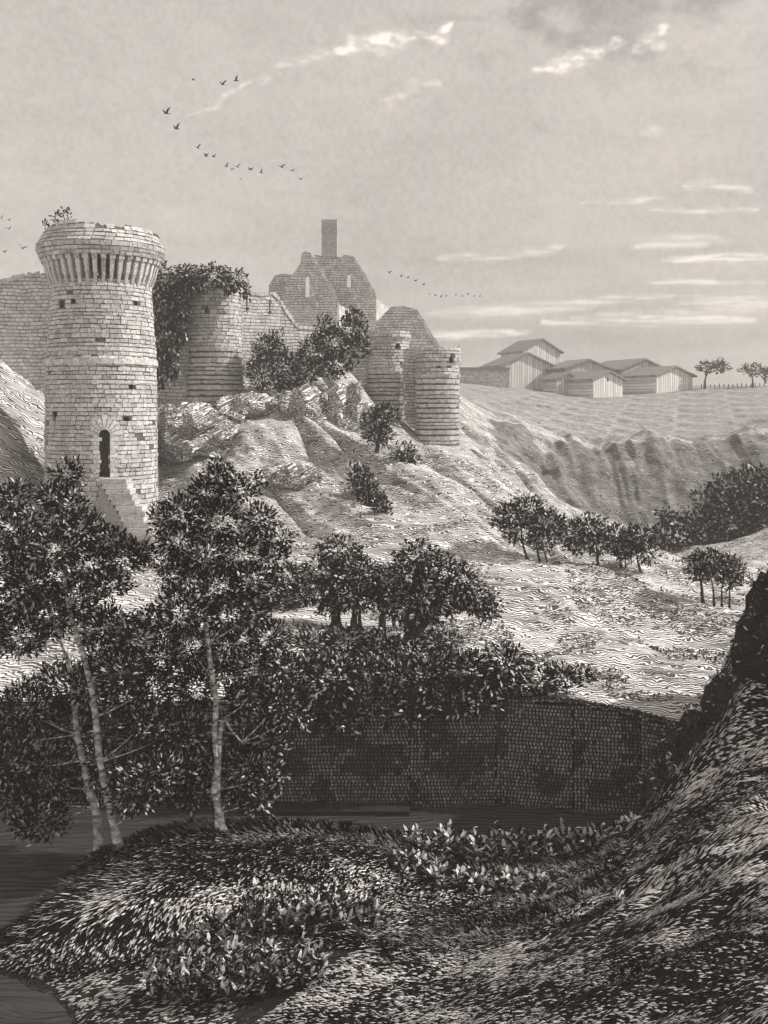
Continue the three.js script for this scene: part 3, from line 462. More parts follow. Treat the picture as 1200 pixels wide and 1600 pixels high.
// ---------------------------------------------------------------- foliage
const UP = V(0, 1, 0);
function sprays(t, c, rx, ry, rz, n, L, W, tones, r, o = {}) {     // sprigs of leaves spread through an ellipsoid, fanning outward
  const per = o.per ?? 9, K = Math.max(1, Math.round(n / per));
  for (let k = 0; k < K; k++) {
    let u = r() * 2 - 1, th = r() * 6.283, q = Math.sqrt(1 - u * u), rad = Math.cbrt(0.12 + 0.88 * r());
    const out = V(q * Math.cos(th), u, q * Math.sin(th)), s = V(c.x + out.x * rx * rad, c.y + out.y * ry * rad, c.z + out.z * rz * rad);
        const dir0 = V(out.x * rx, out.y * ry * 1.0, out.z * rz * 0.7).normalize().addScaledVector(UP, o.up ?? 0.15).add(V((r() - 0.5) * 0.8, (r() - 0.5) * 0.6, (r() - 0.5) * 0.8)).normalize();
    for (let i = 0; i < per; i++) {
      const dir = dir0.clone().add(V((r() - 0.5) * 0.95, (r() - 0.5) * 0.85, (r() - 0.5) * 0.95)).normalize();
      const nrm = V(r() - 0.5, 0.4 + r() * 0.6, r() - 0.3).addScaledVector(out, 0.5), side = dir.clone().cross(nrm).normalize(), nn = side.clone().cross(dir);
      const p = V(s.x + (r() - 0.5) * L * 2.2, s.y + (r() - 0.5) * L * 1.9, s.z + (r() - 0.5) * L * 2.2), l = L * (0.7 + 0.6 * r());
      const hi = r() < 0.21, tone = hi ? lerp(tones[1], tones[2], r()) : tones[0] * (0.5 + r());
      t.leaf(p, dir, side, nn, l, W * (0.75 + 0.5 * r()), tone);
    }
  }
}
// tree: trunks [[px,py],...] with radii in metres, crown lobes [px,py,rx,ry] in picture pixels at distance d
function tree(name, label, group, d, trunks, lobes, leafPx, tones, seed, o = {}) {
  const r = rng(seed), k = d / F, t0 = trunks[0].p[0], gd = o.bank ? onBank(t0[0], d) : onHill(t0[0], d), root = thing(name, label, o.category ?? 'tree', gd, group), wood = [];
  const P = (px, py, dz = 0) => at(px, py, d).add(V(0, 0, dz));
  trunks.forEach((tr, n) => {
    const pts = tr.p.map(([px, py], i) => P(px, py, i * (tr.lean ?? 0) + (tr.z ?? 0))); const b = o.bank ? V(pts[0].x, bankY(pts[0].x, pts[0].z) - 0.25, pts[0].z) : V(pts[0].x, hillY(pts[0].x, pts[0].z) - 0.25, pts[0].z);
    if (b.y < pts[0].y + 1.5) pts[0] = b.clone().setY(Math.min(b.y, pts[1].y - 0.3));
    const radii = tr.p.map((_, i) => tr.r * lerp(1, 0.3, i / (tr.p.length - 1))); radii[0] *= 1.25; part('trunk', tube(pts, radii, 9), tr.m ?? o.bark ?? M.barkDark, root, gd);
    tr.pts = pts;
  });
  const t = new Tris();
  lobes.forEach(([px, py, rx0, ry, dz], i) => {
    const rx = rx0 * (o.slim ?? 1); let zz = dz ?? (hash(i, seed) - 0.5) * rx * k * 2.0;
    if (o.showTrunk && py > o.showTrunk) for (const tr of trunks) for (const [tx, ty] of tr.p) if (Math.abs(tx - px) < rx + 8 && Math.abs(ty - py) < ry + 12) zz = Math.min(zz, -rx * k * 0.9 - 0.5);
    const c = P(px, py, zz), RX = rx * k, RY = ry * k, n = Math.max(9, Math.round((o.dense ?? 13) * rx * ry / (leafPx[0] * leafPx[1]) * 1.9));
    sprays(t, c, RX, RY, RX * 0.9, n, leafPx[0] * k, leafPx[1] * k, tones, r, o);
    let best = null; for (const tr of trunks) for (const q of tr.pts.slice(1)) { const e = q.distanceTo(c) + (q.y > c.y ? 3 * (q.y - c.y) : 0); if (!best || e < best[0]) best = [e, q]; }
    const mid = best[1].clone().lerp(c, 0.5).add(V(0, -RY * 0.15, 0)), w = trunks[0].r * 0.22; wood.push(tube([best[1], mid, c], [w, w * 0.6, w * 0.25], 5, 5));
  });
  for (const g of wood) part('limb', g, o.bark ?? M.barkDark, root, gd);
  stuff(part('crown', t.build(), M.leaf, root, gd));
  return root;
}
function shrub(name, label, group, d, lobes, leafPx, tones, seed, o = {}) {
  const r = rng(seed), k = d / F, [px0] = lobes[0], g = o.bank ? onBank(px0, d) : onHill(px0, d), root = thing(name, label, o.category ?? 'shrub', o.at ?? g, group), O = root.position, t = new Tris(), w = [];
  lobes.forEach(([px, py, rx, ry, dz], i) => {
    const c = at(px, py, d).add(V(0, 0, dz ?? (hash(i, seed) - 0.5) * rx * k)), n = Math.max(9, Math.round((o.dense ?? 13) * rx * ry / (leafPx[0] * leafPx[1]) * 1.9));
    sprays(t, c, rx * k, ry * k, rx * k * 0.8, n, leafPx[0] * k, leafPx[1] * k, tones, r, { up: 0.5, ...o });
    const gy = o.at ? -99 : (o.bank ? bankY(c.x, c.z) : hillY(c.x, c.z));
    if (o.fill && c.y - ry * k * 0.6 > gy) { const h = c.y - gy; sprays(t, V(c.x, gy + h * 0.4, c.z), rx * k, h * 0.5, rx * k * 0.8, Math.round(n * h / (ry * k) * 0.5), leafPx[0] * k, leafPx[1] * k, tones, r, { up: 0.5, ...o }); }
    const f = o.at || c.y - gy > ry * k * 1.3 ? V(c.x, c.y - ry * k * 1.1, c.z - 0.3) : (o.bank ? V(c.x, bankY(c.x, c.z) - 0.1, c.z) : V(c.x, hillY(c.x, c.z) - 0.1, c.z)); if (f.y < c.y) w.push(tube([f, f.clone().lerp(c, 0.5).add(V((r() - 0.5) * 0.3, 0, (r() - 0.5) * 0.3)), c], [0.09, 0.06, 0.03], 5, 4));
  });
  stuff(part('foliage', t.build(), M.leaf, root, O)); for (const g of w) part('stem', g, M.barkDark, root, O);
  return root;
}
const LEAF = [0.011, 0.26, 0.70];                              // one foliage everywhere: dark leaves and pale ones mixed leaf by leaf

// ivy over the curtain wall and the second tower
shrub('ivy', 'thick ivy mass hanging over the curtain wall and tower top', null, 120, [[255, 440, 22, 26], [290, 436, 26, 20], [330, 432, 28, 16], [365, 440, 18, 16], [380, 452, 8, 10], [256, 480, 20, 30], [274, 475, 20, 28], [258, 530, 17, 35], [278, 510, 11, 34], [256, 580, 13, 26], [268, 565, 9, 28], [298, 450, 18, 12], [300, 440, 24, 16, 2.5], [340, 437, 26, 12, 3.2]], [7, 3.2], LEAF, 501, { at: at(270, 600, 120), category: 'ivy', up: -0.4 });
// shrubs below the pale wall
shrub('shrub', 'ragged shrub clinging to the rock below the pale curtain wall', 'shrubs on the castle rock', 122, [[415, 545, 20, 20], [410, 585, 24, 22], [440, 570, 26, 22], [450, 610, 22, 14], [430, 530, 10, 12]], [6, 2.6], LEAF, 511, {});
shrub('shrub', 'tall spreading shrub in front of the gabled ruins, by the pale banded tower', 'shrubs on the castle rock', 123, [[490, 550, 26, 22], [520, 535, 28, 24], [550, 515, 20, 20], [552, 495, 10, 12], [505, 510, 8, 12], [480, 580, 28, 16], [525, 570, 26, 18], [560, 545, 14, 22]], [6, 2.6], LEAF, 512, {});
shrub('shrub', 'sprig of weeds growing from the rim of the round tower', null, 98, [[92, 342, 10, 8], [104, 336, 5, 9], [72, 356, 8, 7]], [5, 2.4], LEAF, 513, { at: at(92, 348, 98), dense: 6 });
// trees and bushes on the castle slope
tree('slope_tree', 'small round-headed tree standing below the pale banded tower', null, 106, [{ p: [[588, 720], [590, 700], [594, 675], [594, 655]], r: 0.3 }], [[584, 660, 18, 16], [603, 658, 18, 18], [592, 678, 22, 16], [596, 645, 14, 10]], [6.2, 2.8], LEAF, 521, {});
tree('slope_tree', 'bushy little tree to the right of the round-headed slope tree', null, 104, [{ p: [[634, 745], [634, 730], [632, 712], [632, 705]], r: 0.2 }], [[626, 704, 16, 14], [640, 716, 14, 12], [634, 726, 12, 9]], [6.2, 2.8], LEAF, 522, {});
shrub('slope_bush', 'uppermost of three low bushes in line on the bright slope', 'bushes on the castle slope', 98.5, [[562, 742, 15, 15], [572, 755, 12, 12]], [6.2, 2.8], LEAF, 523, { fill: true });
shrub('slope_bush', 'middle one of three low bushes in line on the bright slope', 'bushes on the castle slope', 94, [[576, 768, 17, 15], [586, 780, 13, 11]], [6.2, 2.8], LEAF, 524, { fill: true });
shrub('slope_bush', 'lowest of three low bushes in line on the bright slope', 'bushes on the castle slope', 90, [[596, 792, 13, 12], [600, 805, 9, 9]], [6.2, 2.8], LEAF, 525, { fill: true });
// clump on the terrace
const T5 = { up: -0.1 };
tree('terrace_tree', 'pale little tree at the left end of the terrace clump', null, 70, [{ p: [[463, 972], [462, 955], [458, 930]], r: 0.2 }, { p: [[492, 978], [493, 960], [488, 935]], r: 0.15 }], [[420, 925, 24, 24], [450, 905, 26, 22], [440, 940, 28, 16], [470, 930, 20, 22]], [6.4, 2.9], LEAF, 531, {});
tree('terrace_tree', 'tall domed tree second in the terrace clump', null, 64, [{ p: [[524, 990], [525, 968], [522, 930], [524, 880]], r: 0.42 }], [[530, 862, 32, 24], [508, 895, 32, 26], [545, 895, 30, 28], [500, 922, 26, 18], [535, 926, 32, 18], [520, 944, 22, 9]], [7.4, 3.2], LEAF, 532, T5);
tree('terrace_tree', 'twin-stemmed tree in the middle of the terrace clump', null, 63, [{ p: [[552, 998], [553, 975], [556, 940], [560, 905]], r: 0.3 }, { p: [[563, 998], [562, 975], [562, 945]], r: 0.2 }], [[570, 895, 22, 20], [585, 915, 26, 20], [560, 928, 24, 16], [580, 940, 26, 12]], [7.4, 3.2], LEAF, 533, T5);
tree('terrace_tree', 'slender-stemmed tree just behind the largest terrace tree', null, 63.5, [{ p: [[597, 1000], [597, 978], [600, 945], [602, 915]], r: 0.32 }, { p: [[620, 1000], [617, 982], [612, 955]], r: 0.2 }], [[605, 910, 20, 22], [600, 930, 24, 18], [615, 946, 20, 10]], [7.4, 3.2], LEAF, 534, T5);
tree('terrace_tree', 'largest terrace tree, spreading far to the right on a thick trunk', null, 58.5, [{ p: [[633, 1050], [636, 1020], [640, 985], [645, 940], [650, 900]], r: 0.6 }, { p: [[641, 985], [670, 968], [705, 948], [740, 935]], r: 0.25 }], [[652, 872, 34, 24], [640, 905, 34, 26], [685, 898, 34, 24], [720, 910, 32, 22], [660, 940, 36, 24], [705, 940, 36, 22], [745, 940, 28, 20], [765, 955, 18, 16], [635, 955, 24, 22], [680, 962, 28, 12], [640, 985, 8, 8]], [7.6, 3.3], LEAF, 535, T5);
// bushes on the bank above the retaining wall
const B6 = { up: 0.2 };
shrub('wall_bush', 'dark bush hanging over the wall left of the thick tree trunk', null, 52.2, [[470, 1062, 40, 34], [520, 1055, 42, 34], [572, 1062, 40, 34], [500, 1098, 46, 26], [560, 1104, 42, 22], [455, 1098, 30, 26], [430, 1075, 26, 26], [535, 1120, 40, 14], [480, 1030, 40, 22, -3], [540, 1026, 44, 20, -3], [590, 1030, 34, 20, -3]], [8.6, 3.6], LEAF, 541, B6);
shrub('wall_bush', 'dark scrub around the foot of the thick tree trunk', null, 52.2, [[620, 1065, 34, 30], [665, 1055, 32, 28], [700, 1045, 32, 24], [650, 1096, 42, 24], [705, 1084, 36, 28], [730, 1106, 30, 16], [620, 1112, 34, 16], [690, 1024, 30, 16, -3], [640, 1034, 34, 18, -2.5], [730, 1040, 28, 24]], [8.6, 3.6], LEAF, 542, B6);
shrub('wall_bush', 'sunlit rounded bush spilling over the wall right of the tree trunk', null, 52.2, [[790, 1035, 34, 24], [805, 1065, 26, 26], [770, 1065, 30, 24], [750, 1090, 30, 18], [795, 1095, 24, 16]], [10, 4], LEAF, 543, { up: -0.2 });
shrub('wall_bush', 'low bush at the meadow edge beyond the rounded wall bush', null, 52.4, [[850, 1062, 22, 20], [880, 1062, 24, 16], [910, 1055, 18, 10], [850, 1085, 20, 12]], [8.4, 3.6], LEAF, 544, B6);
// trees on the right-hand slope, throwing long shadows
const G7 = {};
tree('slope_tree', 'broad three-stemmed tree leading the group on the right slope', null, 81, [{ p: [[826, 888], [822, 868], [816, 845], [814, 820]], r: 0.13 }, { p: [[846, 893], [842, 872], [838, 850], [836, 825]], r: 0.12 }, { p: [[858, 896], [856, 880], [850, 860], [848, 840]], r: 0.11 }], [[800, 806, 26, 16], [830, 796, 28, 16], [850, 815, 28, 20], [815, 830, 30, 16], [855, 840, 24, 18], [785, 815, 14, 8]], [6.2, 2.8], LEAF, 551, G7);
tree('slope_tree', 'rounded tree with a single stem, midway along the right slope', null, 84, [{ p: [[934, 880], [933, 865], [931, 850], [928, 835]], r: 0.12 }], [[895, 832, 26, 18], [925, 828, 26, 18], [935, 848, 24, 14], [905, 852, 20, 12]], [6.2, 2.8], LEAF, 552, G7);
tree('slope_tree', 'tree squeezed between two others on the right slope', null, 84, [{ p: [[970, 890], [969, 874], [965, 858]], r: 0.10 }, { p: [[978, 890], [977, 876], [975, 862]], r: 0.07 }], [[960, 840, 22, 18], [975, 858, 18, 14]], [6.2, 2.8], LEAF, 553, G7);
tree('slope_tree', 'last tree of the group, stem leaning left above its long shadow', null, 83, [{ p: [[1003, 896], [998, 882], [995, 868], [995, 850]], r: 0.12 }], [[998, 842, 22, 16], [985, 860, 18, 14], [1010, 862, 16, 14]], [6.2, 2.8], LEAF, 554, G7);
tree('slope_tree', 'forked tree near the dark outcrop on the far right', null, 75, [{ p: [[1098, 930], [1096, 915], [1093, 900], [1090, 885]], r: 0.12 }, { p: [[1116, 934], [1114, 918], [1110, 900]], r: 0.09 }], [[1085, 880, 22, 16], [1105, 872, 22, 14], [1095, 897, 22, 12], [1120, 890, 18, 16]], [6.2, 2.8], LEAF, 555, G7);
tree('slope_tree', 'thin twin-stemmed tree partly hidden by the dark outcrop', null, 75.5, [{ p: [[1128, 936], [1128, 920], [1130, 905]], r: 0.08 }, { p: [[1140, 938], [1140, 922], [1140, 905]], r: 0.08 }], [[1135, 885, 20, 16], [1150, 892, 16, 16], [1135, 905, 20, 10]], [6.2, 2.8], LEAF, 556, G7);
shrub('ravine_bush', 'large rounded thicket on the ravine side at the right edge', null, 121, [[1140, 765, 34, 18], [1175, 750, 36, 20], [1110, 785, 26, 16], [1150, 790, 40, 18], [1190, 775, 30, 20], [1095, 805, 18, 10], [1210, 755, 24, 24]], [7, 3.2], LEAF, 561, { dense: 11, fill: true });
shrub('ravine_bush', 'smaller scrub patch lower in the ravine', null, 119, [[1060, 815, 18, 12], [1040, 800, 12, 12], [1030, 835, 14, 8], [1085, 830, 20, 8]], [8, 3.8], LEAF, 562, { dense: 10, fill: true });
[[1012, 128, 14, 'first'], [985, 126, 11, 'second'], [955, 120, 12, 'third'], [925, 116, 9, 'fourth']].forEach(([px, d, w, n], i) => { const q = onHill(px, d), py = 640 - (q.y - EYE) * F / d; shrub('gully_bush', `small scrub bush on the gully floor, ${n} counting from the ravine thicket`, 'scrub on the gully floor', d, [[px, py - w * 0.5, w, w * 0.7], [px + w * 0.8, py - w * 0.3, w * 0.7, w * 0.5]], [6.2, 2.8], LEAF, 570 + i, {}); });
tree('plateau_tree', 'small spreading tree on the skyline nearest the barns', null, 300, [{ p: [[1101, 602], [1102, 592], [1106, 582], [1108, 577]], r: 0.32 }], [[1108, 574, 12, 7], [1128, 572, 12, 7], [1118, 570, 12, 6], [1100, 577, 6, 4]], [5, 2.6], LEAF, 563, {});
tree('plateau_tree', 'small spreading tree on the skyline at the right edge', null, 300, [{ p: [[1176, 604], [1176, 596], [1175, 588], [1174, 582]], r: 0.32 }], [[1166, 580, 10, 7], [1182, 578, 13, 8], [1200, 584, 10, 7]], [5, 2.6], LEAF, 564, {});

// the three dark trees at the water
const W8 = { slim: 0.86, showTrunk: 960, bank: true, bark: M.bark, up: 0.3, per: 9, dense: 13 };
tree('riverside_tree', 'leaning dark tree at the left edge, leafy to the water', null, 45, [{ p: [[156, 1305], [148, 1262], [139, 1235], [128, 1190], [118, 1150], [112, 1085], [98, 1020], [70, 950], [40, 880], [28, 820]], r: 0.19, lean: -0.05 }],
  [[20, 780, 28, 24], [12, 825, 38, 32], [50, 850, 34, 26], [25, 880, 40, 34], [60, 905, 42, 34], [20, 940, 40, 34], [75, 960, 38, 40], [40, 990, 40, 26], [80, 1085, 48, 36], [35, 1110, 44, 40], [95, 1150, 44, 40], [25, 1180, 46, 44], [70, 1215, 50, 46], [25, 1250, 40, 36], [115, 1225, 34, 40], [70, 1275, 48, 26], [135, 1100, 40, 34], [-25, 1000, 30, 50], [-25, 1150, 30, 60]], [8.4, 3.3], LEAF, 601, W8);
tree('riverside_tree', 'dark tree rising beside the leaning one, its top before the tower foot', null, 43.6, [{ p: [[188, 1330], [178, 1290], [168, 1240], [157, 1190], [150, 1120], [142, 1065], [120, 985], [108, 945], [100, 860], [98, 780]], r: 0.19, lean: 0.02 }],
  [[100, 742, 24, 22], [88, 775, 28, 22], [115, 790, 26, 24], [80, 815, 26, 22], [130, 825, 38, 26], [165, 845, 34, 20], [105, 850, 42, 30], [190, 870, 46, 22], [225, 865, 26, 16], [130, 890, 50, 32], [175, 905, 36, 20], [115, 940, 44, 32], [165, 985, 42, 30], [215, 990, 44, 26], [245, 965, 24, 18], [255, 1025, 32, 22], [200, 1040, 46, 30], [150, 1030, 40, 32], [235, 1075, 46, 28], [180, 1095, 44, 32], [225, 1130, 46, 28], [265, 1150, 38, 26], [200, 1170, 44, 32], [250, 1200, 44, 26], [285, 1215, 28, 22], [215, 1225, 44, 30], [270, 1245, 34, 18], [160, 1205, 32, 36], [120, 1080, 30, 30]], [8.4, 3.3], LEAF, 602, W8);
tree('riverside_tree', 'dark tree with a pale slender trunk standing alone on the grassy bank', null, 44, [{ p: [[359, 1332], [350, 1300], [343, 1270], [335, 1235], [340, 1200], [335, 1142], [338, 1096], [332, 1060], [325, 1005], [320, 950], [321, 875], [328, 800]], r: 0.19 }, { p: [[338, 1100], [350, 1122], [362, 1142], [378, 1160]], r: 0.1, m: M.bark }],
  [[340, 745, 28, 22], [318, 775, 34, 26], [372, 765, 26, 18], [396, 752, 14, 11], [285, 800, 32, 24], [252, 815, 18, 20], [340, 815, 44, 30], [400, 815, 36, 22], [440, 838, 26, 16], [275, 845, 34, 26], [320, 865, 44, 34], [380, 865, 46, 28], [425, 870, 26, 18], [268, 895, 28, 30], [345, 915, 46, 34], [395, 905, 34, 24], [290, 950, 38, 40], [350, 970, 40, 36], [395, 955, 26, 26], [415, 1000, 34, 28], [290, 1020, 40, 40], [345, 1035, 40, 36], [395, 1045, 40, 30], [445, 1045, 28, 24], [300, 1085, 36, 34], [385, 1100, 44, 32], [435, 1095, 34, 26], [465, 1120, 22, 18], [290, 1145, 34, 36], [375, 1150, 38, 30], [420, 1160, 34, 30], [310, 1200, 30, 36], [385, 1200, 36, 28], [425, 1215, 24, 26], [365, 1240, 30, 26], [400, 1255, 30, 20], [300, 1240, 24, 26]], [8.4, 3.3], LEAF, 603, W8);
console.log('trees done');

// ---------------------------------------------------------------- retaining wall of small squared stones
{
  const base = V(XP(640, 51.6), -0.8, -51.6), root = thing('retaining_wall', 'dark wall of small squared stones rising from the water', 'wall', base), all = [], core = new Tris(), r = rng(11);
  const W = wallLine.map(([px, d]) => V(XP(px, d), 0, -d)), top = (x, z) => hillY(x, z - 0.35) - 0.12;
  for (let s = 0; s + 1 < W.length; s++) {
    const a = W[s], b = W[s + 1], len = a.distanceTo(b), e = b.clone().sub(a).normalize(), n = V(-e.z, 0, e.x), g = (u, y, o) => V(a.x + e.x * u + n.x * o, y, a.z + e.z * u + n.z * o);
    for (let u = 0; u < len; u += 1) { const v = Math.min(len, u + 1), p = g(u, 0, 0), q = g(v, 0, 0); core.hexa([g(u, -0.8, 0), g(v, -0.8, 0), g(v, -0.8, -0.5), g(u, -0.8, -0.5), g(u, top(p.x, p.z), 0), g(v, top(q.x, q.z), 0), g(v, top(q.x, q.z), -0.5), g(u, top(p.x, p.z), -0.5)], 1, u, 0); }
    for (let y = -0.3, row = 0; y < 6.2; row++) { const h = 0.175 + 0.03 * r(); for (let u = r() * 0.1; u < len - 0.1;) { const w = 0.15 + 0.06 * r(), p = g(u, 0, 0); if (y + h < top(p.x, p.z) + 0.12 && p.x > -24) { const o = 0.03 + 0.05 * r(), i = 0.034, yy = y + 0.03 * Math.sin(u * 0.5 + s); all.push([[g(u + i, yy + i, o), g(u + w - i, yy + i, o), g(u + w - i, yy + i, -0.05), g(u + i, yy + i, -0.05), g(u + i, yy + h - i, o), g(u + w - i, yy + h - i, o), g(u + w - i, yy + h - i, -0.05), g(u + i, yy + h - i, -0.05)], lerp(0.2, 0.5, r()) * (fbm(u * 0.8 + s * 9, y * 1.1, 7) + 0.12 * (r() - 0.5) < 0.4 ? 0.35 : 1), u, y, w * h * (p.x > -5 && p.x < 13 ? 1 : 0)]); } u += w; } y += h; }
  }
  const cg = core.build(); cg.deleteAttribute('color'); part('backing', cg, M.wallJoint, root, base);
  all.sort((p, q) => q[4] - p[4]); const rest = new Tris();
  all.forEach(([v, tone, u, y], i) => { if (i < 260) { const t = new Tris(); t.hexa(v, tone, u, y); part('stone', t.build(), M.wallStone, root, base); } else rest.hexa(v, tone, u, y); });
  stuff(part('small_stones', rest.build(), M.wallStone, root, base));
  const q = new Tris(); q.box(XP(380, 51), XP(640, 51), -0.5, 0.22, -51.58, -50.4, 0.04); part('footing', q.build(), M.wallStone, root, base);
}

// ---------------------------------------------------------------- barns on the plateau
function barn(label, px, d, halfW, pyEave, pyRidge, pyBase, len, turn, o = {}) {
  const k = d / F, base = V(XP(px, d), YP(pyBase, d), -d), root = thing('barn', label, 'barn', base, 'barns on the plateau'), w = halfW * k, he = (pyBase - pyEave) * k, hr = (pyBase - pyRidge) * k;
  root.rotation.y = turn;
  const sh = new THREE.Shape([new THREE.Vector2(-w, -2), new THREE.Vector2(w, -2), new THREE.Vector2(w, he), new THREE.Vector2(0, hr), new THREE.Vector2(-w, he)]);
  for (const [x, y, a, b] of o.holes ?? []) { const hp = new THREE.Path(); hp.moveTo((x - a) * k, (y - b) * k); hp.lineTo((x + a) * k, (y - b) * k); hp.lineTo((x + a) * k, (y + b) * k); hp.lineTo((x - a) * k, (y + b) * k); hp.closePath(); sh.holes.push(hp); }
  const g = new THREE.ExtrudeGeometry(sh, { depth: len, bevelEnabled: false }); g.translate(0, 0, -len); mesh('walls', g, o.m ?? M.boards, root);
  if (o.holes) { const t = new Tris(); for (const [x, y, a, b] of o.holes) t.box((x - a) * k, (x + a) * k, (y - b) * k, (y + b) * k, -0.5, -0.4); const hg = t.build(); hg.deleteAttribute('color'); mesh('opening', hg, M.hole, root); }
  for (const s of [-1, 1]) { const t = new Tris(), ov = 1.1, ey = he - ov * (hr - he) / w, ex = s * (w + ov), th = 0.5, A = (z) => [V(ex, ey, z), V(0, hr, z), V(0, hr + th, z), V(ex, ey + th, z)], f = A(0.9), b = A(-len - 0.6); t.quad(f[3], f[2], b[2], b[3], 1, [[0, 0], [0, 8], [len, 8], [len, 0]]); t.quad(f[0], f[1], f[2], f[3]); t.quad(b[0], b[1], b[2], b[3]); t.quad(f[0], f[1], b[1], b[0]); t.quad(f[0], f[3], b[3], b[0]); const rg = t.build(); rg.deleteAttribute('color'); mesh('roof', rg, M.roof, root); }
  return root;
}
barn('tallest barn, standing on its own above the others', 846, 335, 34, 549, 531, 590, 14, 0.42, {});
barn('wide barn with vertical boarding below the tallest barn', 824, 308, 46, 572, 553, 602, 13, 0.35, {});
barn('half-hidden barn behind the two small front ones', 918, 304, 40, 576, 563, 612, 12, 0.35, { m: M.boardsDark });
barn('small lean barn tucked to the left of the white-fronted barn', 886, 292, 18, 592, 584, 616, 8, 0.35, {});
barn('white-fronted barn with one little gable opening, front of the group', 950, 285, 30, 593, 581, 617, 17, 0.5, { m: M.boardsPale, holes: [[0, 24, 2, 3]] });
barn('long dark-roofed barn behind the rightmost barn', 1006, 312, 42, 578, 562, 612, 19, 0.4, { m: M.boardsDark });
barn('rightmost white barn with a low roof, nearest the skyline trees', 1054, 298, 38, 587, 574, 608, 17, 0.5, { m: M.boardsPale });
{ // low boundary wall left of the barns
  const d = 290, root = thing('boundary_wall', 'long low wall on the plateau between the cliff tower and the barns', 'wall', at(755, 598, d)), t = new Tris(); const a = at(700, 600, d), b = at(796, 600, d);
  t.box(a.x, b.x, a.y - 1, YP(578, d), -d - 0.8, -d); const g = t.build(); g.deleteAttribute('color'); part('masonry', g, M.ashlar, root, root.position); const c = new Tris(); c.box(a.x, b.x, YP(578, d), YP(574, d), -d - 1.6, -d + 0.8); const cg = c.build(); cg.deleteAttribute('color'); part('coping', cg, M.roof, root, root.position);
}
{ const d = 303, root = thing('field_fence', 'low post fence on the skyline by the two spreading trees', 'fence', onHill(1150, d)), r = rng(3); for (let px = 1096; px < 1216; px += 7) { const q = onHill(px, d), t = new Tris(), h = 0.9 + 0.4 * r(); t.box(q.x - 0.1, q.x + 0.1, q.y - 0.3, q.y + h, q.z - 0.1, q.z + 0.1); const g = t.build(); g.deleteAttribute('color'); part('post', g, M.barkDark, root, root.position); } }

// ---------------------------------------------------------------- boulders and rock ribs on the slopes
function boulder(label, c, rx, ry, rz, seed, m = M.rock, name = 'rock', amp = 1) {
  const g = new THREE.IcosahedronGeometry(1, 5), p = g.attributes.position, v = V(), r = seed * 3.1;
  for (let i = 0; i < p.count; i++) { v.fromBufferAttribute(p, i); const n = 1 + amp * (0.9 * (ridge(v.x * 1.7 + r, v.y * 2.1 + v.z * 1.3, seed, 4) - 0.6) + 0.35 * (fbm(v.x * 5 + r, v.y * 7 + v.z * 5, seed, 3) - 0.44)); p.setXYZ(i, v.x * rx * n, v.y * ry * n, v.z * rz * n); }
  const uv = g.attributes.uv; for (let i = 0; i < p.count; i++) uv.setXY(i, p.getX(i) + p.getZ(i) * 0.5, p.getY(i) + p.getZ(i) * 0.3);
  g.computeVertexNormals(); const o = mesh(name, g, m); o.position.copy(c); tag(o, label, 'rock');
  if (name === 'outcrop_rock') {                                   // grass and moss tufts rooted in the cracks
    const t = new Tris(), q = rng(seed), N = g.attributes.normal, cnt = Math.round(rx * ry * 170);
    for (let i = 0; i < cnt; i++) { const k = Math.floor(q() * p.count), b = V(p.getX(k), p.getY(k), p.getZ(k)), nn = V(N.getX(k), N.getY(k), N.getZ(k)), d = V(q() - 0.7, 0.5 - q(), q() - 0.5).addScaledVector(nn, 0.5).normalize(), sd = d.clone().cross(nn).normalize(); t.leaf(b, d, sd, sd.clone().cross(d), 0.16 + 0.16 * q(), 0.07 + 0.04 * q(), q() < 0.42 ? lerp(0.25, 0.7, q()) : 0.02, 0.2); }
    stuff(mesh('tufts', t.build(), M.leaf, o));
  }
  return o;
}
boulder('pale square-sided crag below the spreading shrub', at(474, 652, 118), 2.9, 3.2, 2.8, 5);
boulder('bright knobbly crag between the ivied tower and the square crag', at(385, 656, 119), 4.6, 2.6, 3.0, 6);
boulder('rounded rock hump beside the right flank of the round tower', at(285, 676, 108), 4.6, 2.8, 3.4, 7);
boulder('dark cleft rock jutting from the middle of the castle slope', at(462, 748, 101.5), 2.2, 1.3, 1.6, 8);
boulder('steep rib of rock under the pale banded tower', at(545, 662, 119), 2.8, 4.4, 3.0, 9);
boulder('rock foot beneath the outermost banded tower', at(664, 734, 122), 3.8, 2.2, 2.6, 10);

boulder('towering dark outcrop at the right edge above the wall end', at(1236, 1030, 46.5), 2.2, 3.8, 2.4, 31, M.ground, 'outcrop_rock', 0.7);
boulder('dark ledge of rock stepping down beneath the towering outcrop', at(1172, 1118, 47), 2.1, 2.1, 2.0, 32, M.ground, 'outcrop_rock', 0.7);
boulder('dark slanting rock between the outcrop ledge and the wall end', at(1116, 1186, 47.4), 2.0, 2.0, 1.8, 33, M.ground, 'outcrop_rock', 0.7);
boulder('lowest dark rock, where the retaining wall meets the slope', at(1058, 1250, 47.6), 1.5, 1.8, 1.6, 34, M.ground, 'outcrop_rock', 0.7);

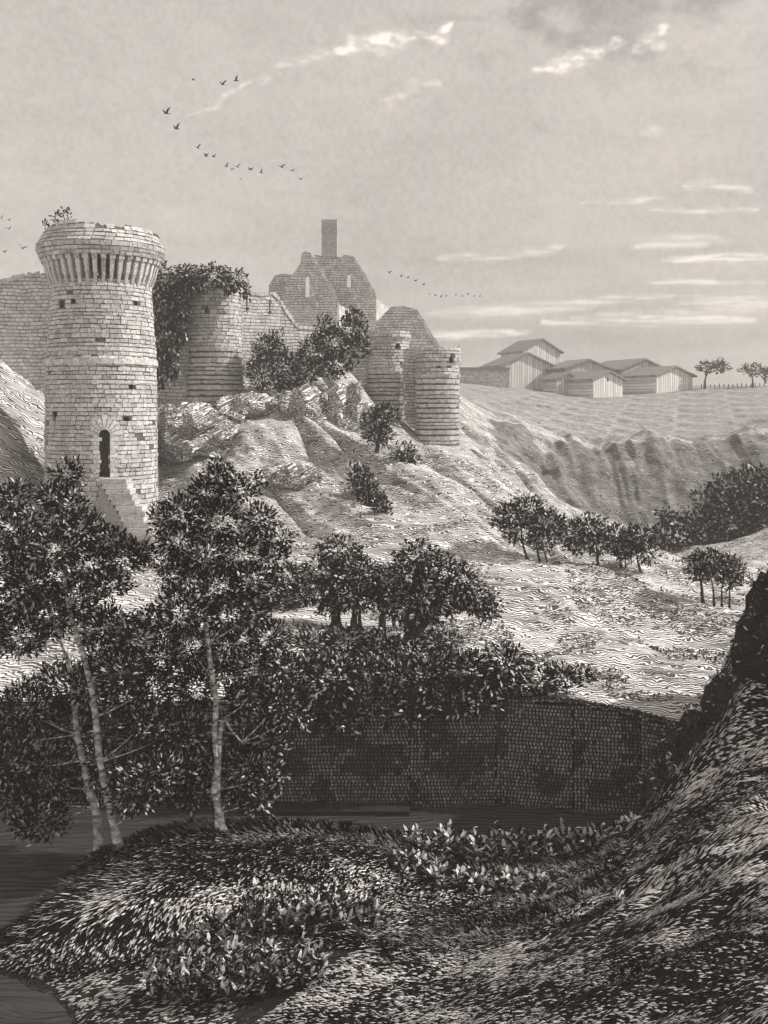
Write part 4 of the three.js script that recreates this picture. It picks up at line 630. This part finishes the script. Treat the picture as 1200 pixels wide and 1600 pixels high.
// ---------------------------------------------------------------- grasses: strokes of turf on the slopes, blades on the bank
function blades(name, label, spots, fy, seed, fn, parent) {
  const t = new Tris(), r = rng(seed);
  for (let k = 0; k < spots; k++) { const s = fn(r); if (!s) continue; const { x, z, L, w, tone, th, lift } = s, y = fy(x, z), e = 0.35, nx = fy(x - e, z) - fy(x + e, z), nz = fy(x, z - e) - fy(x, z + e), n = V(nx, 2 * e, nz).normalize(); let d = V(Math.cos(th), 0, Math.sin(th)); d.addScaledVector(n, -d.dot(n)).normalize(); const side = d.clone().cross(n).normalize(); d = d.multiplyScalar(Math.cos(lift)).addScaledVector(n, Math.sin(lift)).normalize(); t.leaf(V(x, y - 0.02, z), d, side, side.clone().cross(d), L, w, tone, 0.18); }
  return tag(stuff(mesh(name, t.build(), M.leaf)), label, 'grass');
}
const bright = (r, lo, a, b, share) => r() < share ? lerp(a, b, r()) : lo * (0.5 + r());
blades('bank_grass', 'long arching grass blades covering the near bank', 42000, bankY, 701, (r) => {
  const px = -20 + 1000 * r(), d = 36 + 12.2 * r(), x = XP(px, d), z = -d, y = bankBase(x, z); if (y < 0.12) return null;
  const th = 1.9 + 2.2 * (fbm(x / 4, z / 4, 81, 2) - 0.4), clump = 0.26 + 0.55 * sstep(0.36, 0.62, fbm(x / 2.6 + 7, z / 1.5, 83, 3));
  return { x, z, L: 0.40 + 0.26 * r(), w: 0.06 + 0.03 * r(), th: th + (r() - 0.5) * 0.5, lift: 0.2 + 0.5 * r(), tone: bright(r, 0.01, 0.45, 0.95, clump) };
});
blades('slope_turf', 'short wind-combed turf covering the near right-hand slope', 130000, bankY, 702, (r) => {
  const px = 330 + 1230 * r(), d = 22 + 27 * Math.pow(r(), 0.7), x = XP(px, d), z = -d; if (bankBase(x, z) < 0.3 || px < 560 - (36 - d) * 40) return null;
  const th = 0.5 + 2.6 * (fbm(x / 5, z / 3.4, 91, 3) - 0.45), clump = fbm(x / 1.6 - z / 3, z / 1.1, 93, 2), sc = d / 36;
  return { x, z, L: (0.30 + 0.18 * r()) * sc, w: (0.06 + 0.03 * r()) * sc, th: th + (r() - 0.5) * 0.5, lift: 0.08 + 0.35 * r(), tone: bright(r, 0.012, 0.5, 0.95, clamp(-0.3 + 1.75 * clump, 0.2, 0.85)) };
});
blades('path_turf', 'thin trodden turf on the low ground beside the water', 5200, bankY, 703, (r) => {
  const px = -40 + 400 * r(), d = 31 + 6.4 * r(), x = XP(px, d), z = -d; if (bankBase(x, z) < 0.06) return null;
  return { x, z, L: 0.2 + 0.16 * r(), w: 0.06 + 0.03 * r(), th: 0.1 + (r() - 0.5) * 0.7, lift: 0.1 + 0.25 * r(), tone: bright(r, 0.02, 0.35, 0.75, 0.6 * vnoise(x, z * 2, 85) + 0.15) };
});
blades('hill_turf', 'tufted turf scattered over the castle slope and meadow', 36000, hillY, 704, (r) => {
  const px = -50 + 1250 * r(), d = 53 + 75 * r() * Math.sqrt(r()), x = XP(px, d), z = -d, c = fbm(x / 3, z / 3, 95, 2);
  return c < 0.4 ? null : { x, z, L: 0.22 + 0.2 * r(), w: 0.09 + 0.05 * r(), th: 2.2 + (r() - 0.5) * 1.6, lift: 0.3 + 0.6 * r(), tone: bright(r, 0.09, 0.3, 0.6, 0.45) };
});
blades('wall_top_grass', 'tufts of grass overhanging the top of the dark wall', 5200, hillY, 705, (r) => {
  const px = 380 + 720 * r(), d = wallD(px) + 0.3 - 0.45 * r() * r(), x = XP(px, d);
  return { x, z: -d - 0.05, L: 0.25 + 0.25 * r(), w: 0.07 + 0.04 * r(), th: 1.57 + (r() - 0.5) * 1.6, lift: 0.1 + 0.7 * r(), tone: bright(r, 0.03, 0.3, 0.7, 0.5) };
});
// leafy plants along the bank: each a fan of broad leaves
function leafyPlant(label, group, px, d, wpx, hpx, seed, n = 70, tones = LEAF, name = 'leafy_plant') {
  const b = onBank(px, d), root = thing(name, label, 'plant', b, group), k = d / F, t = new Tris(), r = rng(seed), st = [];
  const stalks = Math.max(6, Math.round(n / 8));
  for (let i = 0; i < stalks; i++) {
    const a = r() * 6.283, q = Math.sqrt(r()), H = hpx * k * (0.45 + 0.55 * r()) * (1.1 - 0.5 * q), f = V(b.x + Math.cos(a) * q * wpx * k * 0.5, 0, b.z + Math.sin(a) * q * wpx * k * 0.5); f.y = bankY(f.x, f.z) - 0.05;
    const e = V(f.x + Math.cos(a) * q * wpx * k * 0.55 + (r() - 0.5) * 0.2, f.y + H, f.z + Math.sin(a) * q * wpx * k * 0.5), m = f.clone().lerp(e, 0.55).add(V(0, H * 0.1, 0)), paleShare = 0.5;  // last value: share of pale leaves, picked at random
    st.push(tube([f, m, e], [0.022, 0.016, 0.008], 4, 4));
    for (let j = 0; j < 9; j++) { const u = 0.25 + 0.75 * (j + r()) / 9, p = u < 0.55 ? f.clone().lerp(m, u / 0.55) : m.clone().lerp(e, (u - 0.55) / 0.45), w = j * 2.4 + r();
      const dir = V(Math.cos(w) * 0.8, 0.35 + 0.7 * r(), Math.sin(w) * 0.8).addScaledVector(V(Math.cos(a), 0, Math.sin(a)), 0.35 * q).normalize(), side = dir.clone().cross(V(r() - 0.5, 1, r() - 0.5)).normalize();
      t.leaf(p, dir, side, side.clone().cross(dir), (11 + 8 * r()) * k, (4.6 + 2.4 * r()) * k, r() < paleShare ? lerp(tones[1], tones[2], r()) : tones[0] * (0.6 + r()), 0.2); }
  }
  stuff(part('leaves', t.build(), M.leaf, root, b)); stuff(part('stems', mergeGeometries(st), M.barkDark, root, b)); return root;
}
const nth = ['first', 'second', 'third', 'fourth', 'fifth', 'sixth', 'seventh', 'eighth', 'ninth', 'tenth', 'eleventh', 'twelfth', 'thirteenth', 'fourteenth'];
[[660, 44.0, 26, 40], [700, 44.2, 26, 52], [738, 44, 28, 62], [775, 44.2, 26, 66], [812, 44, 28, 64], [850, 44.2, 26, 62], [885, 44.3, 28, 62], [920, 44.4, 26, 56], [952, 44.6, 24, 46], [982, 44.8, 20, 36]].forEach(([px, d, w, h], i) => leafyPlant(`broad-leaved plant below the dark wall, ${nth[i]} from the left in its row`, 'plants before the retaining wall', px, d, w, h, 800 + i, 170, LEAF));
[[640, 41.5, 30, 34], [690, 41.2, 32, 36], [740, 41, 32, 36], [790, 41.2, 30, 34], [840, 41.2, 30, 32]].forEach(([px, d, w, h], i) => leafyPlant(`dark leafy plant in the hollow, ${nth[i]} from the left in the second row`, 'plants in the dark hollow', px, d, w, h, 830 + i, 150, LEAF));
[[300, 36.2, 34, 60], [345, 36.4, 34, 74], [395, 36.6, 34, 90], [440, 36.8, 32, 76], [485, 37, 32, 66], [530, 37.4, 32, 56], [575, 37.8, 30, 48]].forEach(([px, d, w, h], i) => leafyPlant(`tall leafy shrub on the near bank, ${nth[i]} from the left in its line`, 'leafy shrubs on the near bank', px, d, w, h, 850 + i, 260, LEAF));
[[262, 33.8, 38, 80], [310, 33.6, 42, 100], [365, 33.4, 42, 104], [420, 33.6, 40, 92], [475, 34, 38, 72]].forEach(([px, d, w, h], i) => leafyPlant(`dark shrub nearest the water corner, ${nth[i]} from the left in the lowest row`, 'shrubs in the lowest row', px, d, w, h, 870 + i, 260, LEAF));
console.log('plants done');

// ---------------------------------------------------------------- birds
function bird(px, py, d, span, tilt, flap, label, group) {
  const t = new Tris(), s = span * d / F / 2, c = V(0, 0, 0), f = flap;
  for (const e of [-1, 1]) { const A = V(e * 0.06 * s, 0, -0.22 * s), B = V(e * 0.06 * s, 0, 0.2 * s), C = V(e * 0.5 * s, 0.34 * s * f, -0.24 * s), D = V(e * 0.5 * s, 0.3 * s * f, 0.1 * s), E = V(e * s, 0.62 * s * f, 0.12 * s), th = V(0, 0.10 * s, 0), up = (v) => v.clone().add(th); t.quad(A, C, D, B); t.tri(C, E, D); t.quad(up(A), up(C), up(D), up(B)); t.tri(up(C), up(E), up(D)); t.quad(A, C, up(C), up(A)); t.quad(D, B, up(B), up(D)); t.tri(C, E, up(C)); t.tri(E, up(E), up(C)); t.tri(D, E, up(D)); t.tri(E, up(E), up(D)); }
  const r = 0.11 * s, ring = (z, k) => [0, 1, 2, 3, 4, 5].map((i) => V(Math.cos(i * 1.047) * r * k, Math.sin(i * 1.047) * r * k, z * s)), zs = [[-0.55, 0.15], [-0.42, 0.8], [-0.1, 1.2], [0.25, 0.9], [0.5, 0.35], [0.7, 0.5]].map(([z, k]) => ring(z, k)); for (let j = 0; j + 1 < zs.length; j++) for (let i = 0; i < 6; i++) t.quad(zs[j][i], zs[j][(i + 1) % 6], zs[j + 1][(i + 1) % 6], zs[j + 1][i]);
  const g = t.build(); g.deleteAttribute('color'); const m = mesh('bird', g, M.bird); m.position.copy(at(px, py, d)); m.rotation.set(0.5, 0.5 + hash(px, py) * 0.8, tilt); tag(m, label, 'bird', group); void c; return m;
}
const flock = (list, label, group, d) => list.forEach(([px, py, sp, tl], i) => bird(px, py, d, sp, tl ?? (hash(i, px) - 0.5) * 0.7, 0.7 + 0.6 * hash(px, i, 3), `${label}, ${nth[list.map((b) => b[0] + b[1] / 999).sort((a, b) => a - b).indexOf(px + py / 999)]} from the left`, group));
flock([[260, 177, 20, 0], [276, 201, 18, 0]], 'dark bird of the pair gliding above the ivy wall', 'pair of birds high on the left', 120);
flock([[302, 125, 10], [348, 132, 15], [369, 126, 15]], 'dark bird of the trio highest in the sky', 'trio of birds at the top', 125);
flock([[309, 231, 13], [322, 244, 13], [334, 245, 11], [354, 260, 11], [362, 265, 9], [371, 261, 11], [375, 280, 6], [391, 265, 13], [408, 270, 11], [440, 261, 14], [456, 267, 10], [469, 280, 9]], 'small bird in the curving flock between tower and chimney', 'curving flock of birds', 128);
flock([[2, 341, 9], [14, 344, 9], [14, 358, 10], [35, 388, 14, -0.5], [7, 394, 10]], 'small bird by the left edge beside the tower crown', 'birds beside the tower crown', 110);
flock([[608, 426, 10], [627, 432, 8], [637, 434, 8], [649, 439, 9], [662, 445, 9], [671, 460, 5], [680, 462, 7], [689, 464, 8], [697, 463, 6], [712, 461, 6], [722, 463, 6], [731, 460, 7], [740, 463, 6], [750, 463, 6]], 'tiny bird in the line trailing right of the chimney gable', 'line of birds beyond the ruin', 160);
renderer.render(scene, camera);
